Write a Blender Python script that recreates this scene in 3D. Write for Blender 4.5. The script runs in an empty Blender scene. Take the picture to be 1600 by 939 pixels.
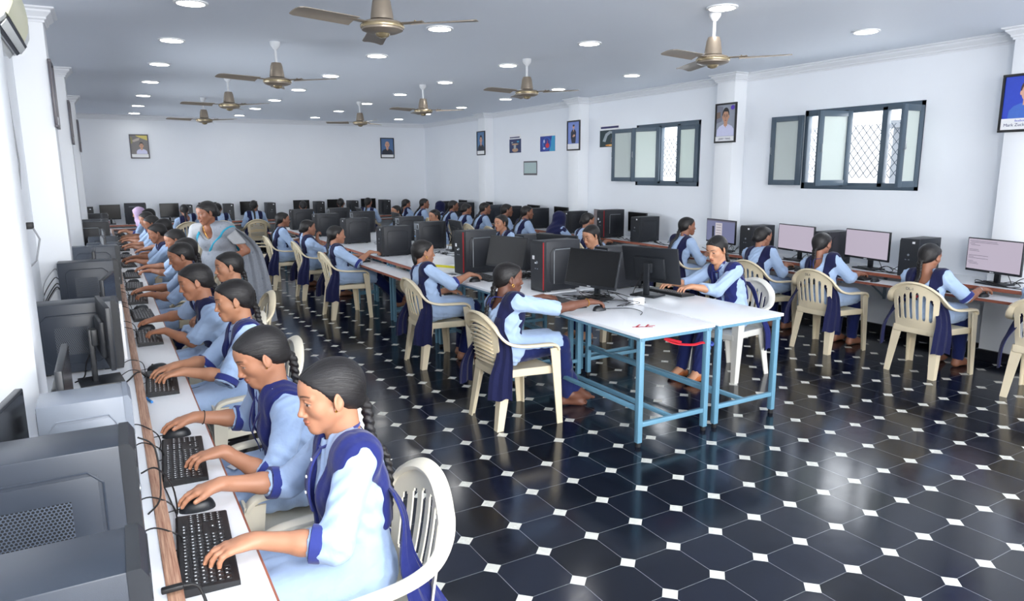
import bpy, bmesh, math, random
import numpy as np
from mathutils import Vector, Matrix, Euler

random.seed(7)
scene = bpy.context.scene
COL = scene.collection
PI = math.pi

# ------------------------------------------------------------------ materials
def lin(c):
    c = c / 255.0
    return c / 12.92 if c <= 0.04045 else ((c + 0.055) / 1.055) ** 2.4

def S(r, g, b):
    return (lin(r), lin(g), lin(b), 1.0)

MATS = {}

def mat(name, color, rough=0.5, metal=0.0, spec=0.5, var=0.0, vscale=20.0, bump=0.0, bscale=60.0, coat=0.0, sheen=0.0, sss=0.0):
    """Procedural principled material: noise varies the colour a little and feeds a bump."""
    m = bpy.data.materials.new(name)
    m.use_nodes = True
    nt = m.node_tree
    b = nt.nodes['Principled BSDF']
    b.inputs['Base Color'].default_value = color
    b.inputs['Roughness'].default_value = rough
    b.inputs['Metallic'].default_value = metal
    b.inputs['Specular IOR Level'].default_value = spec
    b.inputs['Coat Weight'].default_value = coat
    b.inputs['Sheen Weight'].default_value = sheen
    if sss:
        b.inputs['Subsurface Weight'].default_value = sss
        b.inputs['Subsurface Radius'].default_value = (0.012, 0.005, 0.003)
        b.inputs['Subsurface Scale'].default_value = 1.0
    tc = nt.nodes.new('ShaderNodeTexCoord')
    if var:
        n = nt.nodes.new('ShaderNodeTexNoise')
        n.inputs['Scale'].default_value = vscale
        n.inputs['Detail'].default_value = 4
        nt.links.new(tc.outputs['Object'], n.inputs['Vector'])
        mx = nt.nodes.new('ShaderNodeMix')
        mx.data_type = 'RGBA'
        mx.inputs['A'].default_value = tuple(c * (1 - var) for c in color[:3]) + (1,)
        mx.inputs['B'].default_value = tuple(min(1, c * (1 + var)) for c in color[:3]) + (1,)
        nt.links.new(n.outputs['Fac'], mx.inputs['Factor'])
        nt.links.new(mx.outputs['Result'], b.inputs['Base Color'])
    if bump:
        n2 = nt.nodes.new('ShaderNodeTexNoise')
        n2.inputs['Scale'].default_value = bscale
        n2.inputs['Detail'].default_value = 3
        nt.links.new(tc.outputs['Object'], n2.inputs['Vector'])
        bp = nt.nodes.new('ShaderNodeBump')
        bp.inputs['Strength'].default_value = bump
        bp.inputs['Distance'].default_value = 0.01
        nt.links.new(n2.outputs['Fac'], bp.inputs['Height'])
        nt.links.new(bp.outputs['Normal'], b.inputs['Normal'])
    MATS[name] = m
    return m

def emat(name, color, strength):
    m = bpy.data.materials.new(name)
    m.use_nodes = True
    b = m.node_tree.nodes['Principled BSDF']
    b.inputs['Base Color'].default_value = (0.02, 0.02, 0.02, 1)
    b.inputs['Roughness'].default_value = 0.35
    b.inputs['Emission Color'].default_value = color
    b.inputs['Emission Strength'].default_value = strength
    MATS[name] = m
    return m

M = MATS
mat('wall_paint', S(238, 242, 248), 0.55, var=0.015, vscale=3, bump=0.03, bscale=25)
mat('ceiling_paint', S(228, 235, 245), 0.6, var=0.012, vscale=1.5)
mat('column_paint', S(240, 243, 247), 0.5, var=0.01, vscale=3)
mat('cornice_plaster', S(228, 231, 236), 0.5)
mat('black_stone', S(24, 27, 34), 0.18, var=0.35, vscale=14)
mat('laminate', S(240, 242, 246), 0.28, spec=0.5, var=0.015, vscale=5)
mat('laminate_grey', S(205, 209, 216), 0.3, spec=0.5, var=0.02, vscale=5)
mat('under_board', S(120, 118, 118), 0.7, var=0.1)
mat('blue_steel', S(104, 150, 174), 0.4, var=0.04, vscale=10)
mat('grey_steel', S(128, 146, 158), 0.45, var=0.05, vscale=10)
mat('rubber', S(22, 22, 24), 0.7)
mat('plastic_black', S(30, 33, 38), 0.42, var=0.12, vscale=30, bump=0.05, bscale=900)
mat('plastic_gloss', S(14, 15, 18), 0.15, spec=0.6)
mat('plastic_grey', S(70, 78, 90), 0.4, var=0.08, vscale=12, bump=0.04, bscale=900)
mat('case_steel', S(40, 47, 58), 0.42, var=0.1, vscale=9, bump=0.04, bscale=700)
mat('case_dark', S(30, 33, 40), 0.45, var=0.1, vscale=9, bump=0.04, bscale=700)
mat('case_silver', S(118, 125, 136), 0.4, var=0.05, vscale=9)
mat('case_white', S(206, 210, 216), 0.4, var=0.04, vscale=9)
mat('port_metal', S(150, 155, 160), 0.35, metal=0.7)
mat('red_strip', S(150, 20, 28), 0.35)
mat('label_white', S(235, 236, 238), 0.5)
mat('cable_black', S(16, 16, 18), 0.5)
mat('cable_grey', S(150, 152, 156), 0.5)
mat('cable_blue', S(60, 140, 215), 0.5)
mat('screen_off', S(14, 15, 17), 0.2, spec=0.35)
mat('screen_matte', S(46, 46, 47), 0.5, spec=0.35)
mat('key_black', S(24, 25, 28), 0.42, var=0.1, vscale=60)
mat('key_base', S(20, 21, 24), 0.5, var=0.1, vscale=60)
mat('key_print', S(225, 228, 232), 0.6)
mat('chair_beige', S(230, 216, 186), 0.38, var=0.04, vscale=7, bump=0.02, bscale=200)
mat('chair_cream', S(236, 228, 208), 0.36, var=0.03, vscale=7, bump=0.02, bscale=200)
mat('chair_white', S(226, 224, 216), 0.4, var=0.03, vscale=7)
mat('chair_print', S(80, 78, 80), 0.6)
mat('sticker_grey', S(150, 146, 156), 0.5, var=0.3, vscale=120)
mat('fan_bronze', S(140, 129, 116), 0.34, metal=0.35, var=0.06, vscale=15)
mat('fan_blade', S(148, 138, 126), 0.4, metal=0.2, var=0.05, vscale=15)
mat('fan_gold', S(176, 160, 128), 0.25, metal=0.7)
mat('fan_dark', S(50, 46, 44), 0.4, metal=0.3)
mat('fan_rod', S(205, 208, 212), 0.4)
mat('light_trim', S(236, 238, 240), 0.4)
emat('light_lens', (1.0, 0.985, 0.96, 1), 16.0)
mat('window_steel', S(72, 88, 102), 0.4, var=0.06, vscale=8)
mat('frame_black', S(20, 20, 22), 0.35)
mat('frame_grey', S(95, 92, 98), 0.4)
mat('ac_white', S(228, 231, 230), 0.35)
mat('ac_cream', S(232, 230, 196), 0.35)
mat('ac_dark', S(64, 68, 78), 0.5, var=0.2, vscale=60)
mat('ac_blue', S(112, 122, 148), 0.35)
mat('exterior_grey', S(150, 155, 160), 0.8)
mat('exterior_white', S(225, 228, 232), 0.8)
mat('bottle_grey', S(120, 134, 152), 0.3)
mat('paper_white', S(240, 241, 243), 0.7)
mat('tape_yellow', S(214, 205, 40), 0.5)
mat('strap_red', S(200, 34, 50), 0.55)
mat('strap_blue', S(50, 70, 150), 0.6)
mat('mark_red', S(205, 45, 60), 0.6, var=0.3, vscale=90)
mat('phone_white', S(226, 228, 232), 0.25)

def pattern_grille():
    """Dark holes in a hexagonal grid, pitch about 6 mm, in the object's own X-Z plane."""
    m = bpy.data.materials.new('grille_holes')
    m.use_nodes = True
    nt = m.node_tree
    b = nt.nodes['Principled BSDF']
    b.inputs['Roughness'].default_value = 0.4
    tc = nt.nodes.new('ShaderNodeTexCoord')
    sp = nt.nodes.new('ShaderNodeSeparateXYZ')
    nt.links.new(tc.outputs['Object'], sp.inputs[0])
    def mth(op, a, c=None):
        n = nt.nodes.new('ShaderNodeMath')
        n.operation = op
        for i, v in enumerate((a, c)):
            if v is None:
                continue
            if isinstance(v, (int, float)):
                n.inputs[i].default_value = v
            else:
                nt.links.new(v, n.inputs[i])
        return n.outputs[0]
    def dots(offx, offz):
        px, pz = 0.0090, 0.0156
        u = mth('SUBTRACT', mth('FRACT', mth('ADD', mth('DIVIDE', sp.outputs['X'], px), offx)), 0.5)
        v = mth('SUBTRACT', mth('FRACT', mth('ADD', mth('DIVIDE', sp.outputs['Z'], pz), offz)), 0.5)
        u = mth('MULTIPLY', u, px)
        v = mth('MULTIPLY', v, pz)
        d = mth('SQRT', mth('ADD', mth('MULTIPLY', u, u), mth('MULTIPLY', v, v)))
        return mth('LESS_THAN', d, 0.0034)
    f = mth('MAXIMUM', dots(100.0, 100.0), dots(100.5, 100.5))
    mx = nt.nodes.new('ShaderNodeMix')
    mx.data_type = 'RGBA'
    mx.inputs['A'].default_value = S(78, 86, 98)
    mx.inputs['B'].default_value = S(10, 11, 13)
    nt.links.new(f, mx.inputs['Factor'])
    nt.links.new(mx.outputs['Result'], b.inputs['Base Color'])
    MATS['grille_holes'] = m
pattern_grille()

def wood_mat():
    m = bpy.data.materials.new('wood_edge')
    m.use_nodes = True
    nt = m.node_tree
    b = nt.nodes['Principled BSDF']
    b.inputs['Roughness'].default_value = 0.42
    tc = nt.nodes.new('ShaderNodeTexCoord')
    mp = nt.nodes.new('ShaderNodeMapping')
    mp.inputs['Scale'].default_value = (160, 5, 90)
    nt.links.new(tc.outputs['Object'], mp.inputs['Vector'])
    n = nt.nodes.new('ShaderNodeTexNoise')
    n.inputs['Scale'].default_value = 1.0
    n.inputs['Detail'].default_value = 6
    n.inputs['Roughness'].default_value = 0.7
    nt.links.new(mp.outputs['Vector'], n.inputs['Vector'])
    cr = nt.nodes.new('ShaderNodeValToRGB')
    e = cr.color_ramp.elements
    e[0].position = 0.3; e[0].color = S(112, 64, 46)
    e[1].position = 0.72; e[1].color = S(196, 160, 134)
    nt.links.new(n.outputs['Fac'], cr.inputs['Fac'])
    nt.links.new(cr.outputs['Color'], b.inputs['Base Color'])
    MATS['wood_edge'] = m
    m2 = m.copy(); m2.name = 'wood_edge_red'
    e = [x for x in m2.node_tree.nodes if x.type == 'VALTORGB'][0].color_ramp.elements
    e[0].color = S(120, 60, 44); e[1].color = S(176, 108, 84)
    [x for x in m2.node_tree.nodes if x.type == 'MAPPING'][0].inputs['Scale'].default_value = (30, 4, 90)
    MATS['wood_edge_red'] = m2
wood_mat()

TILE = 0.28
TX0, TY0 = 2.7653, 2.5534
def floor_mat():
    m = bpy.data.materials.new('tile_floor')
    m.use_nodes = True
    nt = m.node_tree
    b = nt.nodes['Principled BSDF']
    g = nt.nodes.new('ShaderNodeNewGeometry')
    sp = nt.nodes.new('ShaderNodeSeparateXYZ')
    nt.links.new(g.outputs['Position'], sp.inputs[0])
    def mth(op, *a):
        n = nt.nodes.new('ShaderNodeMath')
        n.operation = op
        for i, v in enumerate(a):
            if isinstance(v, (int, float)):
                n.inputs[i].default_value = v
            else:
                nt.links.new(v, n.inputs[i])
        return n.outputs[0]
    u0 = mth('DIVIDE', mth('SUBTRACT', sp.outputs['X'], TX0 - TILE * 100), TILE)
    v0 = mth('DIVIDE', mth('SUBTRACT', sp.outputs['Y'], TY0 - TILE * 100), TILE)
    def frac(x):
        return mth('ABSOLUTE', mth('SUBTRACT', mth('FRACT', mth('ADD', x, 0.5)), 0.5))
    u, v = frac(u0), frac(v0)
    dot = mth('LESS_THAN', mth('ADD', u, v), 0.163)
    line = mth('LESS_THAN', mth('MINIMUM', u, v), 0.0055)
    # one value per black tile
    cell = nt.nodes.new('ShaderNodeCombineXYZ')
    nt.links.new(mth('FLOOR', u0), cell.inputs[0])
    nt.links.new(mth('FLOOR', v0), cell.inputs[1])
    wn = nt.nodes.new('ShaderNodeTexWhiteNoise')
    wn.noise_dimensions = '3D'
    nt.links.new(cell.outputs[0], wn.inputs['Vector'])
    no = nt.nodes.new('ShaderNodeTexNoise')
    no.inputs['Scale'].default_value = 9
    no.inputs['Detail'].default_value = 7
    no.inputs['Roughness'].default_value = 0.65
    nt.links.new(g.outputs['Position'], no.inputs['Vector'])
    f = mth('ADD', mth('MULTIPLY', wn.outputs['Value'], 0.45), mth('MULTIPLY', no.outputs['Fac'], 0.55))
    cr = nt.nodes.new('ShaderNodeValToRGB')
    e = cr.color_ramp.elements
    e[0].position = 0.2; e[0].color = S(9, 12, 20)
    e[1].position = 0.85; e[1].color = S(28, 34, 50)
    nt.links.new(f, cr.inputs['Fac'])
    def mix(fac, a, c):
        x = nt.nodes.new('ShaderNodeMix')
        x.data_type = 'RGBA'
        nt.links.new(fac, x.inputs['Factor'])
        for k, s in (('A', a), ('B', c)):
            if isinstance(s, tuple):
                x.inputs[k].default_value = s
            else:
                nt.links.new(s, x.inputs[k])
        return x.outputs['Result']
    c1 = mix(line, cr.outputs['Color'], S(120, 124, 130))
    white = mix(no.outputs['Fac'], S(205, 205, 196), S(228, 228, 220))
    c2 = mix(dot, c1, white)
    nt.links.new(c2, b.inputs['Base Color'])
    r = mth('ADD', mth('MULTIPLY', no.outputs['Fac'], 0.14), 0.08)
    nt.links.new(mth('ADD', r, mth('MULTIPLY', dot, 0.12)), b.inputs['Roughness'])
    b.inputs['Specular IOR Level'].default_value = 0.4
    bp = nt.nodes.new('ShaderNodeBump')
    bp.inputs['Strength'].default_value = 0.05
    bp.inputs['Distance'].default_value = 0.004
    nt.links.new(no.outputs['Fac'], bp.inputs['Height'])
    nt.links.new(bp.outputs['Normal'], b.inputs['Normal'])
    MATS['tile_floor'] = m
floor_mat()

def pane_mat():
    m = bpy.data.materials.new('frosted_glass')
    m.use_nodes = True
    nt = m.node_tree
    out = nt.nodes['Material Output']
    nt.nodes.remove(nt.nodes['Principled BSDF'])
    d = nt.nodes.new('ShaderNodeBsdfPrincipled')
    d.inputs['Base Color'].default_value = S(214, 223, 220)
    d.inputs['Roughness'].default_value = 0.25
    t = nt.nodes.new('ShaderNodeBsdfTranslucent')
    t.inputs['Color'].default_value = S(205, 216, 208)
    n = nt.nodes.new('ShaderNodeTexNoise')
    n.inputs['Scale'].default_value = 7
    n.inputs['Detail'].default_value = 5
    mr = nt.nodes.new('ShaderNodeMapRange')
    mr.inputs['To Min'].default_value = 0.12
    mr.inputs['To Max'].default_value = 0.34
    nt.links.new(n.outputs['Fac'], mr.inputs['Value'])
    mx = nt.nodes.new('ShaderNodeMixShader')
    nt.links.new(mr.outputs['Result'], mx.inputs['Fac'])
    nt.links.new(d.outputs[0], mx.inputs[1])
    nt.links.new(t.outputs[0], mx.inputs[2])
    nt.links.new(mx.outputs[0], out.inputs['Surface'])
    MATS['frosted_glass'] = m
pane_mat()

# ------------------------------------------------------------------ mesh builder
class MB:
    def __init__(self):
        self.v = []; self.f = []; self.mi = []; self.sm = []
        self.mats = []

    def _m(self, m):
        if m not in self.mats:
            self.mats.append(m)
        return self.mats.index(m)

    def add(self, vs, fs, m, smooth=False):
        k = len(self.v); i = self._m(m)
        self.v.extend(tuple(p) for p in vs)
        for f in fs:
            self.f.append(tuple(k + j for j in f)); self.mi.append(i); self.sm.append(smooth)
        return self

    def from_bm(self, bm, m, smooth=False, mx=None):
        bm.verts.ensure_lookup_table(); bm.verts.index_update()
        vs = [(mx @ v.co if mx else v.co.copy()) for v in bm.verts]
        self.add(vs, [[v.index for v in f.verts] for f in bm.faces], m, smooth)
        bm.free()
        return self

    def box(self, c, s, m, bev=0.0, rot=None, seg=2):
        bm = bmesh.new()
        bmesh.ops.create_cube(bm, size=1.0)
        for v in bm.verts:
            v.co = Vector((v.co.x * s[0], v.co.y * s[1], v.co.z * s[2]))
        if bev:
            bmesh.ops.bevel(bm, geom=list(bm.edges), offset=min(bev, min(s) * 0.45), segments=seg, affect='EDGES', profile=0.5)
        mx = Matrix.Translation(c)
        if rot is not None:
            mx = mx @ (rot.to_4x4() if not isinstance(rot, Euler) else rot.to_matrix().to_4x4())
        return self.from_bm(bm, m, bool(bev), mx)

    def quadbox(self, lo, hi, m, bev=0.0):
        return self.box(((lo[0]+hi[0])/2, (lo[1]+hi[1])/2, (lo[2]+hi[2])/2), (hi[0]-lo[0], hi[1]-lo[1], hi[2]-lo[2]), m, bev)

    def tube(self, pts, r, m, n=8, rs=None, close=True, flat=None, up=None):
        """Sweep of a circle (or of a flat oval: flat=(half width, half thickness)) along points."""
        pts = [Vector(p) for p in pts]
        N = len(pts); vs = []; fs = []
        prev = None
        for i, p in enumerate(pts):
            t = (pts[min(i+1, N-1)] - pts[max(i-1, 0)])
            if t.length < 1e-9:
                t = Vector((0, 0, 1))
            t.normalize()
            if up is not None:
                a = Vector(up).cross(t)
                if a.length < 1e-6:
                    a = prev if prev is not None else Vector((1, 0, 0)).cross(t)
                a.normalize()
            elif prev is None:
                a = t.orthogonal().normalized()
            else:
                a = (prev - t * prev.dot(t))
                a = a.normalized() if a.length > 1e-6 else t.orthogonal().normalized()
            prev = a
            b = t.cross(a)
            rr = rs[i] if rs else 1.0
            for k in range(n):
                th = 2 * PI * k / n
                if flat:
                    ca, sa = math.cos(th), math.sin(th)
                    e = 0.5
                    x = math.copysign(abs(ca) ** e, ca) * flat[0] * rr
                    y = math.copysign(abs(sa) ** e, sa) * flat[1] * (rr if rs else 1)
                else:
                    x = math.cos(th) * r * rr; y = math.sin(th) * r * rr
                vs.append(p + a * x + b * y)
        for i in range(N - 1):
            for k in range(n):
                k2 = (k + 1) % n
                fs.append((i*n+k, i*n+k2, (i+1)*n+k2, (i+1)*n+k))
        if close:
            fs.append(tuple(range(n - 1, -1, -1)))
            fs.append(tuple((N-1)*n + k for k in range(n)))
        return self.add(vs, fs, m, True)

    def lathe(self, prof, m, n=24, c=(0, 0, 0), axis='Z'):
        vs = []; fs = []; c = Vector(c)
        for r, z in prof:
            for k in range(n):
                th = 2 * PI * k / n
                p = Vector((r * math.cos(th), r * math.sin(th), z))
                if axis == 'X':
                    p = Vector((p.z, p.x, p.y))
                elif axis == 'Y':
                    p = Vector((p.y, p.z, p.x))
                vs.append(c + p)
        for i in range(len(prof) - 1):
            for k in range(n):
                k2 = (k + 1) % n
                fs.append((i*n+k, i*n+k2, (i+1)*n+k2, (i+1)*n+k))
        fs.append(tuple(range(n - 1, -1, -1)))
        fs.append(tuple((len(prof)-1)*n + k for k in range(n)))
        return self.add(vs, fs, m, True)

    def prism(self, poly, axis, a, b, m, smooth=False):
        """Polygon (2D) extruded along an axis from a to b."""
        n = len(poly)
        def P(q, t):
            return {'X': (t, q[0], q[1]), 'Y': (q[0], t, q[1]), 'Z': (q[0], q[1], t)}[axis]
        vs = [P(q, a) for q in poly] + [P(q, b) for q in poly]
        fs = [(i, (i+1) % n, n + (i+1) % n, n + i) for i in range(n)]
        fs += [tuple(range(n - 1, -1, -1)), tuple(range(n, 2 * n))]
        return self.add(vs, fs, m, smooth)

    def build(self, name, parent=None, fix=True, autosmooth=True):
        me = bpy.data.meshes.new(name)
        me.from_pydata([tuple(p) for p in self.v], [], self.f)
        for m in self.mats:
            me.materials.append(MATS[m])
        me.polygons.foreach_set('material_index', self.mi)
        me.polygons.foreach_set('use_smooth', self.sm)
        if fix:
            bm = bmesh.new(); bm.from_mesh(me)
            bmesh.ops.recalc_face_normals(bm, faces=bm.faces)
            bm.to_mesh(me); bm.free()
        if autosmooth and any(self.sm):
            try:
                me.set_sharp_from_angle(angle=math.radians(40))
            except Exception:
                pass
        me.update()
        o = bpy.data.objects.new(name, me)
        COL.objects.link(o)
        if parent is not None:
            o.parent = parent
        return o

def thing(name, label, cat, loc=(0, 0, 0), rz=0.0, group=None):
    o = bpy.data.objects.new(name, None)
    o.empty_display_size = 0.05
    COL.objects.link(o)
    o.location = loc; o.rotation_euler = (0, 0, rz)
    o['label'] = label; o['category'] = cat
    if group:
        o['group'] = group
    return o

def tag(o, label, cat, group=None):
    o['label'] = label; o['category'] = cat
    if group:
        o['group'] = group
    return o

def struct(o):
    o['kind'] = 'structure'
    return o

KIDS = {}
def children(o):
    return [c for c in bpy.data.objects if c.parent == o]

def dup(root, loc, rz, label, group=None, cache={}):
    """A copy of a thing, with copies of its parts and sub-parts."""
    if root.name not in cache:
        cache[root.name] = [(c, children(c)) for c in children(root)]
    r = root.copy(); COL.objects.link(r)
    r.location = loc; r.rotation_euler = (0, 0, rz)
    r['label'] = label
    if group:
        r['group'] = group
    for c, gs in cache[root.name]:
        k = c.copy(); COL.objects.link(k); k.parent = r
        for g in gs:
            d = g.copy(); COL.objects.link(d); d.parent = k
    return r

class Proto:
    """Builds a thing the first time, copies it afterwards."""
    def __init__(self, fn):
        self.fn = fn; self.root = None
    def __call__(self, loc, rz, label, group=None):
        if self.root is None:
            self.root = self.fn(label)
            self.root.location = loc; self.root.rotation_euler = (0, 0, rz)
            if group:
                self.root['group'] = group
            return self.root
        return dup(self.root, loc, rz, label, group)

def text_part(name, body, size, m, parent, mx, extrude=0.0004, align='CENTER'):
    cu = bpy.data.curves.new(name, 'FONT')
    cu.body = body; cu.size = size; cu.extrude = extrude
    cu.align_x = align; cu.align_y = 'CENTER'
    tmp = bpy.data.objects.new(name, cu)
    COL.objects.link(tmp)
    dg = bpy.context.evaluated_depsgraph_get()
    me = bpy.data.meshes.new_from_object(tmp.evaluated_get(dg))
    bpy.data.objects.remove(tmp)
    me.materials.clear(); me.materials.append(MATS[m])
    me.transform(mx)
    o = bpy.data.objects.new(name, me)
    COL.objects.link(o)
    o.parent = parent
    return o

ORD = ['nearest', 'second', 'third', 'fourth', 'fifth', 'sixth', 'seventh', 'eighth', 'ninth', 'tenth', 'eleventh', 'twelfth', 'thirteenth', 'fourteenth', 'fifteenth', 'sixteenth']
# ------------------------------------------------------------------ the room
XL, XR, YN, YB, ZC = -0.50, 7.27, -3.0, 17.0, 3.0
CXL, CXR = -0.28, 7.05
COLS = [(-0.38, -0.07), (3.02, 3.33), (6.50, 6.80), (9.90, 10.20), (13.30, 13.60)]
WIN = [(4.18, 5.60, 1.56, 2.47), (7.28, 8.66, 1.56, 2.48)]

struct(MB().quadbox((XL-0.2, YN, -0.15), (XR+0.25, YB+0.2, 0.0), 'tile_floor').build('floor'))
struct(MB().quadbox((XL-0.2, YN, ZC), (XR+0.25, YB+0.2, ZC+0.15), 'ceiling_paint').build('ceiling'))
struct(MB().quadbox((XL-0.2, YN, 0), (XL, YB+0.2, ZC), 'wall_paint').build('wall_left'))
struct(MB().quadbox((XL, YB, 0), (XR, YB+0.2, ZC), 'wall_paint').build('wall_back'))
w = MB()
ys = [YN, WIN[0][0], WIN[0][1], WIN[1][0], WIN[1][1], YB+0.2]
for a, b in ((0, 1), (2, 3), (4, 5)):
    w.quadbox((XR, ys[a], 0), (XR+0.22, ys[b], ZC), 'wall_paint')
for y0, y1, z0, z1 in WIN:
    w.quadbox((XR, y0, 0), (XR+0.22, y1, z0), 'wall_paint')
    w.quadbox((XR, y0, z1), (XR+0.22, y1, ZC), 'wall_paint')
struct(w.build('wall_right'))

n = 0
for y0, y1 in COLS:
    for x0, x1 in ((XL, CXL), (CXR, XR)):
        n += 1
        struct(MB().quadbox((x0, y0, 0), (x1, y1, ZC), 'column_paint', 0.006).build('trim_%d' % n))

def offset_poly(pts, d):
    """Offset an open axis-aligned polyline to its left by d."""
    out = []
    for i, p in enumerate(pts):
        ns = []
        for j in (i - 1, i):
            if 0 <= j < len(pts) - 1:
                t = Vector((pts[j+1][0] - pts[j][0], pts[j+1][1] - pts[j][1])).normalized()
                ns.append(Vector((-t.y, t.x)))
        if len(ns) == 1 or (ns[0] - ns[1]).length < 1e-6:
            o = ns[0] * d
        else:
            o = (ns[0] + ns[1]) * d
        out.append((p[0] + o.x, p[1] + o.y))
    return out

def moulding(name, pts, prof, m):
    """prof: list of (distance from wall, z); swept along the plan polyline."""
    rings = [offset_poly(pts, d) for d, z in prof]
    k = len(prof); N = len(pts)
    vs = [(rings[j][i][0], rings[j][i][1], prof[j][1]) for i in range(N) for j in range(k)]
    fs = []
    for i in range(N - 1):
        for j in range(k):
            j2 = (j + 1) % k
            fs.append((i*k+j, i*k+j2, (i+1)*k+j2, (i+1)*k+j))
    fs += [tuple(range(k)), tuple((N-1)*k + j for j in range(k))]
    return struct(MB().add(vs, fs, m).build(name))

def plan(side):
    pts = []
    if side == 'R':
        pts.append((XR, YN))
        for y0, y1 in COLS:
            pts += [(XR, y0), (CXR, y0), (CXR, y1), (XR, y1)]
        pts.append((XR, YB))
    else:
        pts.append((XL, YB))
        for y0, y1 in reversed(COLS):
            pts += [(XL, y1), (CXL, y1), (CXL, y0), (XL, y0)]
        pts.append((XL, YN))
    return pts
CORN = [(0.0, ZC-0.105), (0.012, ZC-0.105), (0.012, ZC-0.09), (0.026, ZC-0.08), (0.026, ZC-0.068), (0.06, ZC-0.035), (0.06, ZC-0.022), (0.085, ZC-0.012), (0.085, ZC-0.001), (0.0, ZC-0.001)]
moulding('trim_11', plan('R'), CORN, 'cornice_plaster')
moulding('trim_12', plan('L'), CORN, 'cornice_plaster')
moulding('trim_13', [(XR, YB), (XL, YB)], [(d * 0.6, z) for d, z in CORN], 'cornice_plaster')
BASE = [(0, 0.0), (0.016, 0.0), (0.016, 0.10), (0, 0.104)]
moulding('baseboard_right', plan('R'), BASE, 'black_stone')
moulding('baseboard_left', plan('L'), BASE, 'black_stone')
moulding('baseboard_back', [(XR, YB), (XL, YB)], BASE, 'black_stone')

# ------------------------------------------------------------------ windows
def casement(win, hinge, width, ang, sgn, z0, z1, depth=0.035):
    """One steel casement: hinge point on the wall face, swung into the room by ang; sgn=+1 runs toward +Y when shut."""
    root = MB()
    h = z1 - z0; st = 0.062
    root.quadbox((-depth/2, 0, 0), (depth/2, st, h), 'window_steel', 0.003)
    root.quadbox((-depth/2, width - st, 0), (depth/2, width, h), 'window_steel', 0.003)
    root.quadbox((-depth/2, st, 0), (depth/2, width - st, st), 'window_steel', 0.003)
    root.quadbox((-depth/2, st, h - st), (depth/2, width - st, h), 'window_steel', 0.003)
    o = root.build('sash', win)
    p = MB().quadbox((-0.004, st - 0.004, st - 0.004), (0.004, width - st + 0.004, h - st + 0.004), 'frosted_glass').build('pane', o)
    hd = MB().tube([(-0.03, width - st/2, h*0.45), (-0.045, width - st/2, h*0.47), (-0.045, width - st/2, h*0.56)], 0.005, 'port_metal', 6).build('latch', o)
    rz = ang * sgn
    base = Matrix.Translation((hinge[0], hinge[1], z0)) @ Matrix.Rotation(rz, 4, 'Z')
    if sgn < 0:
        base = base @ Matrix.Scale(-1, 4, (0, 1, 0))
    for q in (o, p, hd):
        q.data.transform(base)
        if sgn < 0:
            q.data.flip_normals()
    return o

def grille(win, y0, y1, z0, z1, x):
    b = MB(); pit = 0.088; asp = 1.25
    step = pit
    def clip(p, d):
        ts = []
        t0, t1 = -9.0, 9.0
        for k, (lo, hi) in enumerate(((y0, y1), (z0, z1))):
            a, c = (lo - p[k]) / d[k], (hi - p[k]) / d[k]
            if a > c: a, c = c, a
            t0, t1 = max(t0, a), min(t1, c)
        return (t0, t1) if t1 - t0 > 1e-3 else None
    for sg, xo in ((1, 0.0), (-1, 0.007)):
        k = -40
        while k < 80:
            p = (y0 + k * step, z0); d = (1.0, sg * asp)
            c = clip(p, d)
            if c:
                q = [(x + xo, p[0] + d[0]*t, p[1] + d[1]*t) for t in c]
                b.tube(q, 0.0045, 'window_steel', 6)
            k += 1
    return b.build('grille', win)

def window(name, y0, y1, z0, z1, mull):
    fw = 0.05; x0, x1 = XR + 0.005, XR + 0.075
    b = MB()
    b.quadbox((x0, y0, z0), (x1, y1, z0 + 0.075), 'window_steel', 0.004)
    b.quadbox((x0, y0, z1 - 0.07), (x1, y1, z1), 'window_steel', 0.004)
    b.quadbox((x0, y0, z0), (x1, y0 + fw, z1), 'window_steel', 0.004)
    b.quadbox((x0, y1 - fw, z0), (x1, y1, z1), 'window_steel', 0.004)
    for m in mull:
        b.quadbox((x0, m - 0.03, z0 + 0.03), (x1, m + 0.03, z1 - 0.03), 'window_steel', 0.004)
    r = struct(b.build(name))
    grille(r, y0 + 0.03, y1 - 0.03, z0 + 0.13, z1 - 0.2, XR + 0.10)
    return r
w2 = window('window_1', *WIN[0], (5.07, 4.61))
casement(w2, (XR - 0.02, 5.60), 0.43, math.radians(4), 1, 1.60, 2.42)
casement(w2, (XR - 0.005, 4.985), 0.43, math.radians(75), 1, 1.605, 2.42)
casement(w2, (XR - 0.005, 4.20), 0.33, math.radians(88), 1, 1.60, 2.42)
w1 = window('window_2', *WIN[1], (8.12, 7.72))
casement(w1, (XR - 0.02, 8.67), 0.50, math.radians(5), 1, 1.62, 2.44)
casement(w1, (XR - 0.005, 8.10), 0.47, math.radians(22), 1, 1.62, 2.43)
casement(w1, (XR - 0.005, 7.31), 0.40, math.radians(3), 1, 1.62, 2.42)
# what stands outside the near window
b = MB()
b.quadbox((9.6, 5.6, -0.2), (9.9, 5.95, 2.35), 'exterior_grey', 0.02)
b.quadbox((9.5, 5.5, 2.35), (10.0, 6.05, 2.45), 'exterior_grey', 0.01)
tag(b.build('exterior_post'), 'pale grey masonry post standing outside the near right window', 'post')

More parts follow.
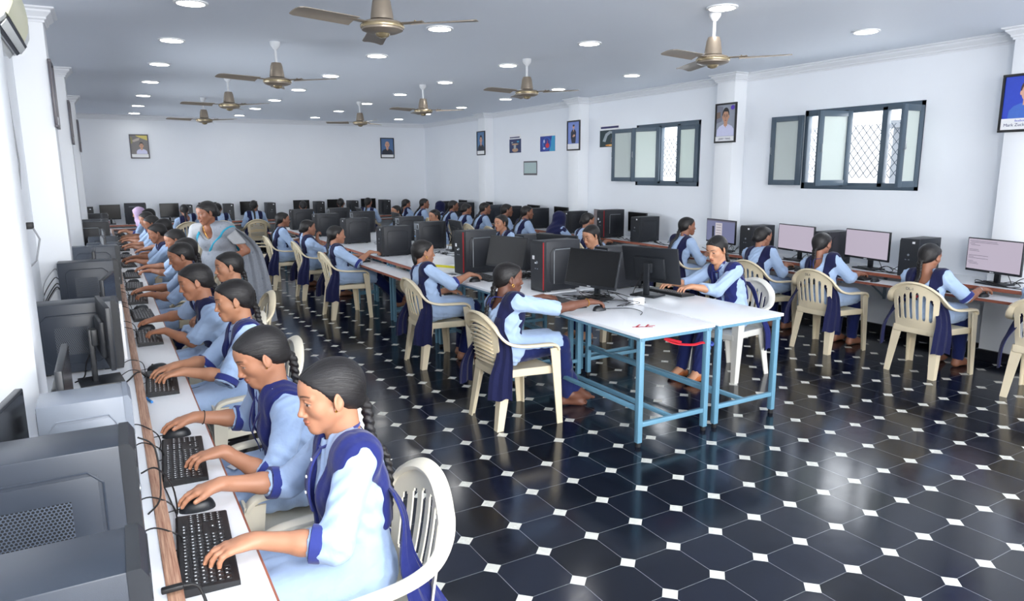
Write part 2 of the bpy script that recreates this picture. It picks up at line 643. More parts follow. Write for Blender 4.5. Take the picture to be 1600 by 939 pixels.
# ------------------------------------------------------------------ ceiling lights
def mk_light(label):
    r = thing('recessed_downlight', label, 'ceiling light')
    MB().lathe([(0.095, -0.002), (0.118, -0.002), (0.118, -0.010), (0.108, -0.016), (0.095, -0.014), (0.095, -0.002)], 'light_trim', 32).build('trim_ring', r)
    MB().lathe([(0.0005, -0.006), (0.095, -0.006), (0.095, -0.0125), (0.0005, -0.0125)], 'light_lens', 32).build('lens', r)
    return r
LIGHT = Proto(mk_light)
rows = [('leftmost', 0.67, [4.1, 5.78, 7.42, 9.05, 10.8, 12.7, 14.6, 16.4]),
        ('second from left', 2.63, [4.15, 5.76, 7.37, 9.12, 10.82, 12.5, 14.25, 16.05]),
        ('third from left', 4.19, [4.03, 5.72, 7.3, 9.04, 10.73, 12.38, 14.1, 15.9]),
        ('rightmost', 6.03, [4.07, 5.72, 7.3, 9.0, 10.6, 12.3, 14.0, 15.6])]
HID = {('leftmost', 4.1), ('second from left', 4.15), ('rightmost', 5.72)}
for rn, x, yy in rows:
    yy = [y for y in yy if (rn, y) not in HID]
    for i, y in enumerate(yy):
        LIGHT((x, y, ZC), 0, 'round recessed downlight, %s the camera in the %s ceiling row' % (ORD[i] + (' from' if i else ''), rn), 'recessed downlights in the ceiling')

# ------------------------------------------------------------------ ceiling fans
def mk_fan(label):
    r = thing('ceiling_fan', label, 'fan')
    MB().lathe([(0.004, 0.36), (0.05, 0.36), (0.046, 0.325), (0.018, 0.29), (0.004, 0.29)], 'fan_rod', 20).build('ceiling_cup', r)
    MB().tube([(0, 0, 0.10), (0, 0, 0.33)], 0.0125, 'fan_rod', 12).build('down_rod', r)
    MB().lathe([(0.005, 0.17), (0.045, 0.17), (0.055, 0.14), (0.068, 0.055), (0.068, 0.04), (0.005, 0.04)], 'fan_bronze', 28).build('canopy', r)
    mt = MB().lathe([(0.005, 0.035), (0.07, 0.035), (0.118, 0.022), (0.128, 0.0), (0.122, -0.022), (0.09, -0.035), (0.06, -0.04), (0.005, -0.04)], 'fan_bronze', 36).build('motor', r)
    MB().lathe([(0.1285, 0.010), (0.1315, 0.004), (0.1315, -0.006), (0.128, -0.012)], 'fan_gold', 36).build('ring', mt)
    MB().lathe([(0.004, -0.04), (0.045, -0.04), (0.036, -0.056), (0.018, -0.064), (0.004, -0.066)], 'fan_gold', 24).build('cap', mt)
    for k in range(3):
        a = 2 * PI * k / 3
        rot = Matrix.Rotation(a, 4, 'Z')
        b = MB()
        # blade: slightly twisted tapered plate
        vs = []; fs = []
        ns = 14; nw = 5
        for s in range(ns + 1):
            t = s / ns
            x = 0.20 + 0.385 * t
            wd = 0.060 + 0.010 * t - (0.014 if s == ns else 0)
            tw = math.radians(13 - 5 * t)
            for j in range(nw + 1):
                y = -wd + 2 * wd * j / nw
                camber = 0.006 * (1 - (y / wd) ** 2)
                for sgn in (1, -1):
                    vs.append(rot @ Vector((x, y * math.cos(tw), 0.004 + y * math.sin(tw) + camber + sgn * 0.0018)))
        def I(s, j, q):
            return (s * (nw + 1) + j) * 2 + q
        for s in range(ns):
            for j in range(nw):
                fs.append((I(s, j, 0), I(s+1, j, 0), I(s+1, j+1, 0), I(s, j+1, 0)))
                fs.append((I(s, j, 1), I(s, j+1, 1), I(s+1, j+1, 1), I(s+1, j, 1)))
            fs.append((I(s, 0, 0), I(s, 0, 1), I(s+1, 0, 1), I(s+1, 0, 0)))
            fs.append((I(s, nw, 0), I(s+1, nw, 0), I(s+1, nw, 1), I(s, nw, 1)))
        for j in range(nw):
            fs.append((I(0, j, 0), I(0, j+1, 0), I(0, j+1, 1), I(0, j, 1)))
            fs.append((I(ns, j, 0), I(ns, j, 1), I(ns, j+1, 1), I(ns, j+1, 0)))
        bl = b.add(vs, fs, 'fan_blade', True).build('blade', r)
        c = MB()
        c.tube([rot @ Vector((0.10, 0, 0.012)), rot @ Vector((0.16, 0, 0.012)), rot @ Vector((0.26, 0, 0.014))], 0.01, 'fan_bronze', 8, flat=(0.026, 0.004), up=(0, 0, 1))
        for xx, yy_ in ((0.215, 0.018), (0.215, -0.018), (0.25, 0.0)):
            c.lathe([(0.001, 0.018), (0.006, 0.018), (0.006, 0.022), (0.001, 0.023)], 'fan_gold', 8, c=rot @ Vector((xx, yy_, 0.0)))
        c.build('bracket', bl)
    return r
FAN = Proto(mk_fan)
zf = 2.64
for x, y, a, lb in ((1.54, 4.2, -43, 'large bronze ceiling fan nearest the camera, above the aisle'),
                    (4.27, 4.18, -50, 'bronze ceiling fan nearest the camera on the right side'),
                    (1.53, 7.1, -42, 'second bronze ceiling fan from the camera in the left row'),
                    (4.17, 6.85, -48, 'second bronze ceiling fan from the camera in the right row'),
                    (1.50, 9.85, -50, 'third bronze ceiling fan from the camera in the left row'),
                    (4.05, 9.5, -40, 'third bronze ceiling fan from the camera in the right row'),
                    (1.53, 12.7, -45, 'bronze ceiling fan nearest the back wall in the left row'),
                    (4.0, 12.2, -84, 'bronze ceiling fan nearest the back wall in the right row')):
    FAN((x, y, zf), math.radians(a), lb, 'bronze ceiling fans')

# ------------------------------------------------------------------ air conditioner, sockets
r = thing('air_conditioner', 'white wall-mounted air conditioner with open louvres above the left desk', 'air conditioner', (XL, 4.0, 2.44))
prof = [(0.0, 0.30), (0.13, 0.30), (0.175, 0.285), (0.205, 0.24), (0.215, 0.17), (0.21, 0.10), (0.185, 0.045), (0.15, 0.012), (0.11, 0.0), (0.0, 0.0)]
MB().prism(prof, 'Y', 0.0, 1.02, 'ac_white', True).build('body', r)
cp = [(0.218 + 0.0, 0.245), (0.228, 0.17), (0.222, 0.10), (0.20, 0.05), (0.19, 0.06), (0.205, 0.11), (0.212, 0.17), (0.205, 0.24)]
MB().prism(cp, 'Y', 0.005, 0.78, 'ac_cream', True).build('front_panel', r)
MB().prism([(0.190, 0.043), (0.198, 0.050), (0.150, 0.006), (0.145, -0.002)], 'Y', 0.06, 0.96, 'ac_dark').build('air_outlet', r)
for k in range(2):
    MB().box((0.12 + 0.055 * k, 0.51, -0.004 + 0.028 * k), (0.006, 0.90, 0.04), 'ac_white', 0.002, Euler((0, math.radians(38), 0))).build('louvre', r)
MB().prism([(0.0, 0.02), (0.10, 0.02), (0.17, 0.09), (0.19, 0.17), (0.16, 0.22), (0.05, 0.24), (0.0, 0.2)], 'Y', 1.02, 1.028, 'ac_blue', True).build('end_cap', r)

r = thing('wall_socket', 'white wall socket with black plug and hanging lead on left wall', 'socket', (XL, 5.6, 1.45))
MB().box((0.012, 0, 0), (0.024, 0.16, 0.10), 'label_white', 0.004).build('plate', r)
for k in (-1, 1):
    MB().box((0.045, 0.04 * k, -0.005), (0.045, 0.035, 0.04), 'cable_black', 0.006).build('plug', r)
MB().tube([(0.06, 0.04, -0.02), (0.09, 0.05, -0.10), (0.06, 0.02, -0.24), (0.03, -0.06, -0.27), (0.025, -0.09, -0.18)], 0.006, 'cable_grey', 8).build('lead', r)
r = thing('conduit_wire', 'thin white wire looping down the left wall above the socket', 'wire', (XL, 5.45, 2.4))  # conduit wire running down the wall face
MB().tube([(0.01, 0.3, 0.05), (0.012, 0.32, -0.25), (0.014, 0.42, -0.55), (0.012, 0.30, -0.72), (0.012, 0.0, -0.62), (0.012, -0.3, -0.58)], 0.005, 'cable_grey', 8).build('loop', r)

# ------------------------------------------------------------------ pictures
PM = {}
def pm(key, rgb):
    if 'pic_' + key not in MATS:
        mat('pic_' + key, S(*rgb), 0.35, var=0.06, vscale=40)
    return 'pic_' + key

def ell(cx, cz, rx, rz, n=28, a0=0, a1=2*PI):
    return [(cx + rx * math.cos(a0 + (a1-a0) * k / n), cz + rz * math.sin(a0 + (a1-a0) * k / n)) for k in range(n)]

def flat(m, poly, lay, mname):
    """A flat coloured shape of the print: front face at y = -0.0002*lay."""
    y = -0.0105 - 0.0002 * lay
    k = len(poly)
    m.add([(p[0], y, p[1]) for p in poly], [tuple(range(k))], mname)

def portrait(name, label, cat, wd, ht, bg, shapes, strip=0.0, frame='frame_black', fw=0.022, group=None, cap=None, badge=None):
    """Built facing -Y, centre at origin; shapes is a list of (colour key, rgb, polygon in 0..1 print units)."""
    r = thing(name, label, cat, group=group)
    b = MB()
    for lo, hi in (((-wd/2, -ht/2), (wd/2, -ht/2 + fw)), ((-wd/2, ht/2 - fw), (wd/2, ht/2)), ((-wd/2, -ht/2 + fw), (-wd/2 + fw, ht/2 - fw)), ((wd/2 - fw, -ht/2 + fw), (wd/2, ht/2 - fw))):
        b.quadbox((lo[0], -0.022, lo[1]), (hi[0], 0.0, hi[1]), frame, 0.003)
    b.build('frame', r)
    iw, ih = wd - 2 * fw, ht - 2 * fw
    p = MB()
    p.quadbox((-iw/2, -0.0102, -ih/2), (iw/2, -0.002, ih/2), bg)
    def tr(q):
        return [(-iw/2 + iw * x, -ih/2 + ih * z) for x, z in q]
    for i, (m, poly) in enumerate(shapes):
        flat(p, tr(poly), i + 1, m)
    if strip:
        flat(p, tr([(0, 0), (1, 0), (1, strip), (0, strip)]), 30, 'label_white')
    pr = p.build('print', r, fix=False, autosmooth=False)
    # the polygons must face -Y
    bm = bmesh.new(); bm.from_mesh(pr.data)
    for f in bm.faces:
        if abs(f.normal.y) > 0.9 and f.normal.y > 0 and f.calc_center_median().y < -0.0101:
            f.normal_flip()
    bm.to_mesh(pr.data); bm.free()
    if cap:
        for txt, sz, cx, cz, mm in cap:
            mx = Matrix.Translation((-iw/2 + iw * cx, -0.0175, -ih/2 + ih * cz)) @ Matrix.Rotation(PI/2, 4, 'X')
            text_part('caption', txt, sz, mm, pr, mx)
    return r

def bust(cx, base, sc, skin, hair, shirt, bald=False, glasses=False):
    """Generic head-and-shoulders shapes in print units (no likeness)."""
    z = base
    out = []
    sh = [(cx - .42*sc, z), (cx - .40*sc, z + .16*sc), (cx - .30*sc, z + .24*sc), (cx - .12*sc, z + .29*sc), (cx + .12*sc, z + .29*sc), (cx + .30*sc, z + .24*sc), (cx + .40*sc, z + .16*sc), (cx + .42*sc, z)]
    out.append((shirt, sh))
    out.append((skin, [(cx - .085*sc, z + .25*sc), (cx + .085*sc, z + .25*sc), (cx + .08*sc, z + .38*sc), (cx - .08*sc, z + .38*sc)]))
    out.append((skin, [(cx - .07*sc, z + .285*sc), (cx + .07*sc, z + .285*sc), (cx, z + .20*sc)]))
    out.append((hair, ell(cx, z + .53*sc, .165*sc, .17*sc if not bald else .12*sc)))
    out.append((skin, ell(cx, z + .475*sc, .14*sc, .155*sc)))
    if bald:
        out.append((skin, ell(cx, z + .55*sc, .13*sc, .10*sc)))
    out.append((skin, ell(cx - .15*sc, z + .47*sc, .025*sc, .04*sc, 12)))
    out.append((skin, ell(cx + .15*sc, z + .47*sc, .025*sc, .04*sc, 12)))
    if not bald:
        out.append((hair, ell(cx, z + .585*sc, .145*sc, .075*sc, 20, 0.15, PI - 0.15)))
    d = pm('featuredark', (60, 42, 38))
    for s in (-1, 1):
        out.append((d, ell(cx + s*.055*sc, z + .495*sc, .022*sc, .011*sc, 10)))
        out.append((d, ell(cx + s*.057*sc, z + .528*sc, .034*sc, .007*sc, 10)))
    out.append((pm('lip', (150, 84, 78)), ell(cx, z + .385*sc, .045*sc, .013*sc, 12)))
    out.append((pm('noseshade', (172, 122, 100)), ell(cx, z + .445*sc, .022*sc, .03*sc, 12)))
    if glasses:
        for s in (-1, 1):
            o = ell(cx + s*.06*sc, z + .495*sc, .05*sc, .032*sc, 14)
            for k in range(14):
                a, c = o[k], o[(k+1) % 14]
                m_ = Vector((cx + s*.06*sc, z + .495*sc))
                ia = (a[0] + (m_.x-a[0])*.16, a[1] + (m_.y-a[1])*.16); ic = (c[0] + (m_.x-c[0])*.16, c[1] + (m_.y-c[1])*.16)
                out.append((d, [a, c, ic, ia]))
    return out

skin = pm('skin', (214, 164, 140)); skin2 = pm('skintan', (196, 148, 120))
hairk = pm('hair', (28, 24, 26)); hairb = pm('hairbrown', (74, 54, 44))
blue = pm('blue', (46, 72, 190)); teeb = pm('tee', (66, 108, 196)); navy = pm('navy', (34, 40, 66)); suit = pm('suit', (40, 44, 58))
lilac = pm('lilacshirt', (206, 208, 236)); greybg = pm('greybg', (150, 156, 170)); purp = pm('purple', (92, 60, 190))
capm = 'pic_capnavy'; pm('capnavy', (44, 44, 96))
def hang(r, side, y, z, x=None):
    if side == 'R':
        r.location = (x, y, z); r.rotation_euler = (0, 0, -PI/2)
    elif side == 'L':
        r.location = (x, y, z); r.rotation_euler = (0, 0, PI/2)
    else:
        r.location = (x, y, z)
FR = 'framed portraits on the columns and walls'
r = portrait('framed_portrait', 'framed portrait of man in blue shirt on blue, on nearest right column', 'picture', 0.36, 0.50, blue,
    bust(.58, .19, 1.05, skin, hairb, teeb), 0.21, group=FR, cap=[('Mark Zuckerberg', 0.038, .5, .085, capm), ('facebook', 0.026, .5, .165, blue)])
hang(r, 'R', 3.20, 2.35, CXR)
r = portrait('framed_portrait', 'framed portrait of man with glasses and lilac shirt on the column between windows', 'picture', 0.36, 0.50, greybg,
    [(pm('streetgrey', (120, 122, 136)), [(0, .5), (.3, .55), (.35, .95), (0, 1)]), (pm('streetbrown', (120, 100, 88)), [(.0, .62), (.22, .66), (.2, .82), (0, .8)])] + bust(.5, .14, 1.12, skin2, hairk, lilac, glasses=True) + [(purp, ell(.87, .91, .10, .062))], 0.13, group=FR, cap=[('JERRY YANG', 0.036, .5, .06, capm)])
hang(r, 'R', 6.62, 2.385, CXR)
def standing(cx):
    return [(suit, [(cx-.15, .22), (cx+.16, .22), (cx+.2, .40), (cx+.22, .62), (cx+.12, .72), (cx-.12, .72), (cx-.24, .62), (cx-.24, .42)]),
            (skin, ell(cx, .82, .085, .075)), (hairb, ell(cx, .865, .085, .04)), (skin, [(cx-.05, .72), (cx+.05, .72), (cx+.0, .62)]),
            (skin, ell(cx+.05, .50, .085, .04)), (skin2, ell(cx-.02, .47, .07, .03))]
def bars(n, z0, wds):
    return [(capm, [(.5-w_/2, z0 - i*.045), (.5+w_/2, z0 - i*.045), (.5+w_/2, z0 - i*.045 + .026), (.5-w_/2, z0 - i*.045 + .026)]) for i, w_ in enumerate(wds)]
r = portrait('framed_portrait', 'framed picture of a man in dark suit standing with clasped hands, third right column', 'picture', 0.38, 0.50, pm('skyblue', (122, 142, 206)),
    standing(.5), 0.2, group=FR, cap=None)
hang(r, 'R', 10.03, 2.385, CXR)
r = portrait('framed_portrait', 'narrow-looking framed portrait on the farthest right column', 'picture', 0.37, 0.50, pm('steelblue', (84, 124, 168)),
    bust(.5, .14, 1.05, skin, hairk, suit), 0.15, group=FR)
hang(r, 'R', 13.45, 2.385, CXR)
r = portrait('framed_portrait', 'framed portrait of bald man in dark suit high on back wall', 'picture', 0.36, 0.50, pm('steelblue2', (84, 116, 160)),
    bust(.5, .14, 1.1, skin, pm('hairgrey', (150, 140, 132)), suit, bald=True), 0.15, group=FR)
hang(r, 'B', YB, 2.385, 6.24)
r = portrait('framed_portrait', 'framed picture of man in white shirt under yellow branches, back wall', 'picture', 0.36, 0.50, pm('brownbg', (108, 104, 104)),
    [(pm('yellow', (206, 190, 96)), [(.3, 1), (1, 1), (1, .78), (.75, .84), (.4, .95)]), (pm('twig', (170, 160, 150)), [(0, .74), (.35, .86), (.55, .9), (.5, .78), (.2, .7)]),
     (pm('leafolive', (132, 128, 78)), [(0, .6), (.12, .66), (.1, .9), (0, .95)])] + bust(.62, .16, .78, skin2, hairk, lilac), 0.15, frame='frame_grey', group=FR)
hang(r, 'B', YB, 2.355, 0.73)
for i, (y, lb) in enumerate(((6.65, 'framed picture seen edge-on on the nearest left column'), (10.05, 'framed picture seen edge-on on the middle left column'), (13.45, 'framed picture seen edge-on on the farthest left column'))):
    r = portrait('framed_portrait', lb, 'picture', 0.36, 0.50, pm('steelblue', (84, 124, 168)), bust(.5, .14, 1.05, skin, hairk, suit), 0.15, frame='frame_grey', group=FR)
    hang(r, 'L', y, 2.385, CXL)

def poster(label, y, z, wd, ht, bg, shapes, white_top):
    r = thing('wall_poster', label, 'poster', (XR, y, z), -PI/2, 'unframed posters on the right wall')
    p = MB()
    p.quadbox((-wd/2, -0.003, -ht/2), (wd/2, 0, ht/2), bg)
    p.quadbox((-wd/2, -0.0031, ht/2), (wd/2, 0, ht/2 + white_top), 'paper_white')
    for i, (m, poly) in enumerate(shapes):
        yq = -0.0035 - 0.0002 * i
        q = [(-wd/2 + wd*a, yq, -ht/2 + ht*c) for a, c in poly]
        p.add(q, [tuple(range(len(q)))], m)
    p.build('print', r)
    return r
g1 = pm('nightblue', (36, 52, 96)); gold = pm('goldglow', (190, 150, 120)); cyan = pm('cyan', (52, 160, 206)); redp = pm('red', (214, 50, 60)); deep = pm('deepblue', (38, 60, 150))
dk = pm('dkgreen', (40, 58, 60)); org = pm('orange', (232, 150, 60)); ghand = pm('handgrey', (160, 170, 176))
poster('dark blue poster with glowing shapes, farthest of the right wall posters', 12.40, 2.295, 0.46, 0.27, g1,
       [(gold, ell(.5, .2, .26, .14)), (ghand, ell(.48, .45, .10, .2)), (gold, ell(.5, .62, .3, .06)), (cyan, ell(.75, .8, .1, .06)), (ghand, ell(.25, .75, .08, .05)), (capm, [(.05, 1.08), (.9, 1.08), (.9, 1.16), (.05, 1.16)])], 0.09)
poster('bright blue poster with a red dot, on right wall beside the framed standing man', 11.20, 2.295, 0.51, 0.28, deep,
       [(cyan, [(.62, 0), (1, 0), (1, 1), (.8, 1)]), (pm('midblue', (40, 100, 190)), ell(.45, .5, .3, .42)), (deep, ell(.45, .55, .2, .33)), (redp, ell(.5, .38, .12, .16)), (lilac, ell(.28, .66, .05, .11)), (lilac, ell(.28, .2, .08, .07)), (redp, ell(.5, .6, .02, .12))], 0.05)
poster('dark poster of robot fingers over orange glow, beside the far window', 9.33, 2.31, 0.52, 0.27, dk,
       [(ghand, [(.15, .35), (.3, .8), (.5, .95), (.75, .9), (.8, .75), (.55, .8), (.4, .65), (.3, .3)]), (pm('handdark', (110, 90, 80)), [(.55, .25), (.8, .3), (.85, .6), (.7, .7), (.6, .5)]), (org, ell(.6, .1, .3, .06)), (pm('glow', (250, 220, 150)), ell(.6, .1, .12, .03)), (capm, [(.05, 1.1), (.95, 1.1), (.95, 1.22), (.05, 1.22)])], 0.09)
r = thing('notice_board', 'small blank pale green notice in grey frame below the posters', 'notice', (XR, 11.81, 1.85), -PI/2)
MB().quadbox((-0.24, -0.006, -0.125), (0.24, 0, 0.125), pm('notice', (176, 196, 196))).build('sheet', r)
b = MB()
for lo, hi in (((-0.245, -0.135), (0.245, -0.10)), ((-0.245, 0.108), (0.245, 0.135)), ((-0.245, -0.10), (-0.235, 0.108)), ((0.235, -0.10), (0.245, 0.108))):
    b.quadbox((lo[0], -0.012, lo[1]), (hi[0], 0, hi[1]), 'frame_grey')
b.build('frame', r)
# ------------------------------------------------------------------ chairs
def chair_rim():
    pts = []
    for k in range(9):
        u = k / 8
        pts.append((-0.285 + 0.035 * u ** 2, 0.205 * u, 0.815 - 0.085 * u ** 2.2))
    pts += [(-0.235, 0.228, 0.690), (-0.205, 0.246, 0.650), (-0.16, 0.260, 0.622), (-0.09, 0.270, 0.605), (0.0, 0.276, 0.598), (0.09, 0.278, 0.594), (0.16, 0.277, 0.588), (0.195, 0.274, 0.572), (0.21, 0.272, 0.545)]
    return pts

def smooth_path(pts, n):
    """Catmull-Rom resample."""
    P = [Vector(p) for p in pts]
    out = []
    for i in range(len(P) - 1):
        p0, p1, p2, p3 = P[max(i-1, 0)], P[i], P[i+1], P[min(i+2, len(P)-1)]
        for k in range(n):
            t = k / n
            out.append(0.5 * ((2*p1) + (p2-p0)*t + (2*p0-5*p1+4*p2-p3)*t*t + (3*p1-p0-3*p2+p3)*t**3))
    out.append(P[-1])
    return out

def sheet(m, grid, th, mname, skip=lambda i, j: False):
    """Solid sheet from a grid of points (list of rows), cells may be skipped, thickness th."""
    bm = bmesh.new()
    R = len(grid); C = len(grid[0])
    vv = [[bm.verts.new(p) for p in row] for row in grid]
    for i in range(R - 1):
        for j in range(C - 1):
            if not skip(i, j):
                bm.faces.new((vv[i][j], vv[i][j+1], vv[i+1][j+1], vv[i+1][j]))
    for v in [v for v in bm.verts if not v.link_faces]:
        bm.verts.remove(v)
    bmesh.ops.recalc_face_normals(bm, faces=bm.faces)
    bmesh.ops.solidify(bm, geom=list(bm.faces), thickness=th)
    return m.from_bm(bm, mname, True)

def chair_maker(style, col):
    def mk(label):
        r = thing('plastic_chair', label, 'chair')
        # seat
        rows = []
        for i in range(15):
            t = i / 14
            x = -0.205 + 0.43 * t
            row = []
            for j in range(17):
                s = -1 + 2 * j / 16
                hw = 0.195 + 0.045 * t
                z = 0.425 - 0.016 * (1 - s * s) * math.sin(PI * min(1, t * 1.1)) - 0.012 * (1 - t) - 0.03 * max(0, (t - 0.86) / 0.14) ** 2
                row.append((x, hw * s, z))
            rows.append(row)
        b = MB()
        sheet(b, rows, 0.007, col)
        # apron round the seat
        rim = [(-0.205, -0.19), (-0.205, 0.19)]
        for side in (1, -1):
            b.tube([(-0.20, 0.197 * side, 0.395), (0.0, 0.220 * side, 0.397), (0.21, 0.243 * side, 0.392)], 0.01, col, 8, flat=(0.006, 0.028), up=(0, 0, 1))
        b.tube([(0.226, -0.235, 0.385), (0.232, -0.1, 0.372), (0.234, 0, 0.368), (0.232, 0.1, 0.372), (0.226, 0.235, 0.385)], 0.01, col, 8, flat=(0.006, 0.024), up=(0, 0, 1))
        b.tube([(-0.205, -0.19, 0.395), (-0.212, 0, 0.395), (-0.205, 0.19, 0.395)], 0.01, col, 8, flat=(0.006, 0.03), up=(0, 0, 1))
        b.build('seat', r)
        # back: grid columns follow the edges of the slots
        nv = 37
        nsl = 6
        if style == 'V':
            us = [-1.0, -0.93]
            pitch = 1.72 / nsl
            slot = []
            for k in range(nsl):
                u0 = -0.86 + k * pitch
                us += [u0, u0 + 0.068]
                for q in (0.095, 0.1433, 0.192, 0.219):
                    slot.append(len(us) - 1)
                    us.append(u0 + q)
            us += [0.86, 0.93, 1.0]
        else:
            us = list(np.linspace(-1, 1, 61))
        nu = len(us)
        def bp(u, v):
            topz = 0.815 - 0.085 * abs(u) ** 2.2
            z = 0.415 + (topz - 0.415) * v
            y = (0.178 + 0.027 * v ** 0.8) * u
            x = -0.205 - 0.075 * v ** 1.15 - 0.028 * (1 - u * u) * math.sin(PI * min(1, 0.15 + v * 0.75)) + 0.035 * u * u * v
            return (x, y, z)
        if style == 'V':
            r0 = int(0.20 * (nv - 1))
            def skip(i, j):
                if j not in slot:
                    return False
                k = slot.index(j); outer = k % 4 in (0, 3)
                um = (us[j] + us[j+1]) / 2
                r1 = int((0.81 - 0.10 * um * um) * (nv - 1))
                return (r0 + 1 <= i < r1 - 1) if outer else (r0 <= i < r1)
        else:
            nsl = 9
            def skip(i, j):
                v = (i + .5) / (nv - 1); u = (us[j] + us[j+1]) / 2
                if v < 0.14 or v > 0.86 or abs(u) > 0.74:
                    return False
                q = (v - 0.14) / 0.72 * nsl
                return (q - math.floor(q)) < 0.26
        b = MB()
        sheet(b, [[bp(us[j], i / (nv - 1)) for j in range(nu)] for i in range(nv)], 0.007, col, skip)
        if style == 'H':
            for k in range(10):
                v = 0.14 + 0.72 * (k - 0.15) / 9
                pts = [bp(u, v) for u in np.linspace(-0.76, 0.76, 15)]
                b.tube([(p[0] - 0.006, p[1], p[2]) for p in pts], 0.005, col, 6, flat=(0.012, 0.004), up=(0, 0, 1))
        b.build('backrest', r)
        # arms: each one half of the rim, running into the front posts
        rp = smooth_path(chair_rim(), 4)
        for side in (1, -1):
            pts = [(p.x, p.y * side, p.z) for p in rp]
            MB().tube(pts, 0.02, col, 12, flat=(0.027, 0.011), up=(0.35, 0, 0.94)).build('armrest', r)
        # legs: hollow angle sections, wider at the top
        def leg(top, bot, w0, w1, dx, dy):
            b = MB()
            N = 10; vs = []; fs = []
            for i in range(N + 1):
                t = i / N
                c = Vector(top).lerp(Vector(bot), t)
                w = w0 + (w1 - w0) * t ** 0.8
                th = 0.009
                # L-section: corner at c, flanges towards -dx and -dy
                prof = [(0, 0), (-dx * w, 0), (-dx * w, -dy * th), (-dx * th * 1.6, -dy * th * 1.6), (-dx * th, -dy * w), (0, -dy * w)]
                for px, py in prof:
                    vs.append((c.x + px, c.y + py, c.z))
            for i in range(N):
                for k in range(6):
                    k2 = (k + 1) % 6
                    fs.append((i*6+k, i*6+k2, (i+1)*6+k2, (i+1)*6+k))
            fs += [tuple(range(6)), tuple(N*6 + k for k in range(6))]
            return b.add(vs, fs, col, False)
        for side in (1, -1):
            b = leg((0.222, 0.284 * side, 0.56), (0.245, 0.290 * side, 0.0), 0.078, 0.046, 1, side)
            b.build('leg', r)
            b = leg((-0.195, 0.203 * side, 0.42), (-0.255, 0.222 * side, 0.0), 0.085, 0.050, -1, side)
            b.build('leg', r)
        return r
    return mk
CH_V = Proto(chair_maker('V', 'chair_beige'))
CH_H = Proto(chair_maker('H', 'chair_beige'))
CH_C = Proto(chair_maker('V', 'chair_cream'))
CH_W = Proto(chair_maker('V', 'chair_white'))

# ------------------------------------------------------------------ desks
def long_desk(name, label, run, a, b, x_in, x_edge, x_tray, ztop=0.75, ztray=0.68, notch=None, wood='wood_edge', bead=False, steel='grey_steel', tilt=0.0):
    """Two-level computer desk along Y (run='Y') or X; x_in is the wall side, x_edge the front of the upper top, x_tray the front of the lower shelf."""
    sg = 1 if x_tray > x_edge else -1
    r = thing(name, label, 'desk', (0, 0, 0))
    def q(m, x0, x1, y0, y1, z0, z1, mt, bev=0.0):
        x0, x1 = min(x0, x1), max(x0, x1)
        if run == 'Y':
            m.quadbox((x0, y0, z0), (x1, y1, z1), mt, bev)
        else:
            m.quadbox((y0, x0, z0), (y1, x1, z1), mt, bev)
    t = MB()
    if notch:
        nx, spans = notch
        q(t, nx, x_edge, a, b, ztop - 0.022, ztop, 'laminate')
        y = a
        for s0, s1 in spans + [(b, b)]:
            if s1 <= a: continue
            if s0 > y:
                q(t, x_in, nx, y, min(s0, b) , ztop - 0.022, ztop, 'laminate')
            y = s1
    else:
        q(t, x_in, x_edge, a, b, ztop - 0.022, ztop, 'laminate')
    t.build('worktop', r)
    e = MB()
    if bead:
        q(e, x_edge - 0.008, x_edge + 0.030 * sg, a, b, ztop - 0.026, ztop + 0.006, wood, 0.004)
    else:
        q(e, x_edge, x_edge + 0.006 * sg, a, b, ztop - 0.030, ztop + 0.001, wood)
    e.build('wood_edge', r)
    k = MB()
    q(k, x_edge - 0.05 * sg, x_tray, a, b, ztray - 0.02, ztray, 'laminate')
    tr = k.build('keyboard_shelf', r)
    e = MB()
    q(e, x_tray, x_tray + 0.006 * sg, a, b, ztray - 0.022, ztray + 0.001, 'wood_edge_red')
    e.build('wood_edge', tr)
    n = max(1, int(round((b - a) / 1.55)))
    for i in range(n + 1):
        y = a + 0.04 + (b - a - 0.08) * i / n
        g = MB()
        if notch or run == 'X':
            # brackets fixed to the wall
            q(g, x_in, x_edge - 0.03 * sg, y - 0.012, y + 0.012, ztop - 0.055, ztop - 0.022, steel)
            q(g, x_in, x_in + 0.025 * sg, y - 0.012, y + 0.012, ztop - 0.36, ztop - 0.022, steel)
            q(g, x_edge - 0.05 * sg - 0.012, x_edge - 0.05 * sg + 0.012, y - 0.012, y + 0.012, ztray - 0.05, ztop - 0.022, steel)
            q(g, x_edge - 0.06 * sg, x_tray - 0.05 * sg, y - 0.012, y + 0.012, ztray - 0.05, ztray - 0.02, steel)
            P0 = (x_in + 0.012 * sg, y, ztop - 0.34); P1 = (x_edge - 0.10 * sg, y, ztop - 0.04)
            if run == 'X': P0, P1 = (P0[1], P0[0], P0[2]), (P1[1], P1[0], P1[2])
            g.tube([P0, P1], 0.01, steel, 8)
            g.build('bracket', r)
            continue
        x0, x1 = x_in + 0.30 * sg * (0 if abs(x_edge - x_in) > 0.8 else 1), x_edge - 0.06 * sg
        for xx in (x0 + 0.02 * sg, x1):
            q(g, xx - 0.015, xx + 0.015, y - 0.015, y + 0.015, 0.0, ztop - 0.022, steel)
        q(g, min(x0, x1), max(x0, x1), y - 0.012, y + 0.012, 0.12, 0.15, steel)
        q(g, x_edge - 0.03 * sg - 0.012, x_edge - 0.03 * sg + 0.012, y - 0.012, y + 0.012, ztray - 0.05, ztop - 0.022, steel)
        q(g, x_edge - 0.06 * sg, x_tray - 0.05 * sg, y - 0.012, y + 0.012, ztray - 0.05, ztray - 0.02, steel)
        g.build('leg_frame', r)
    return r

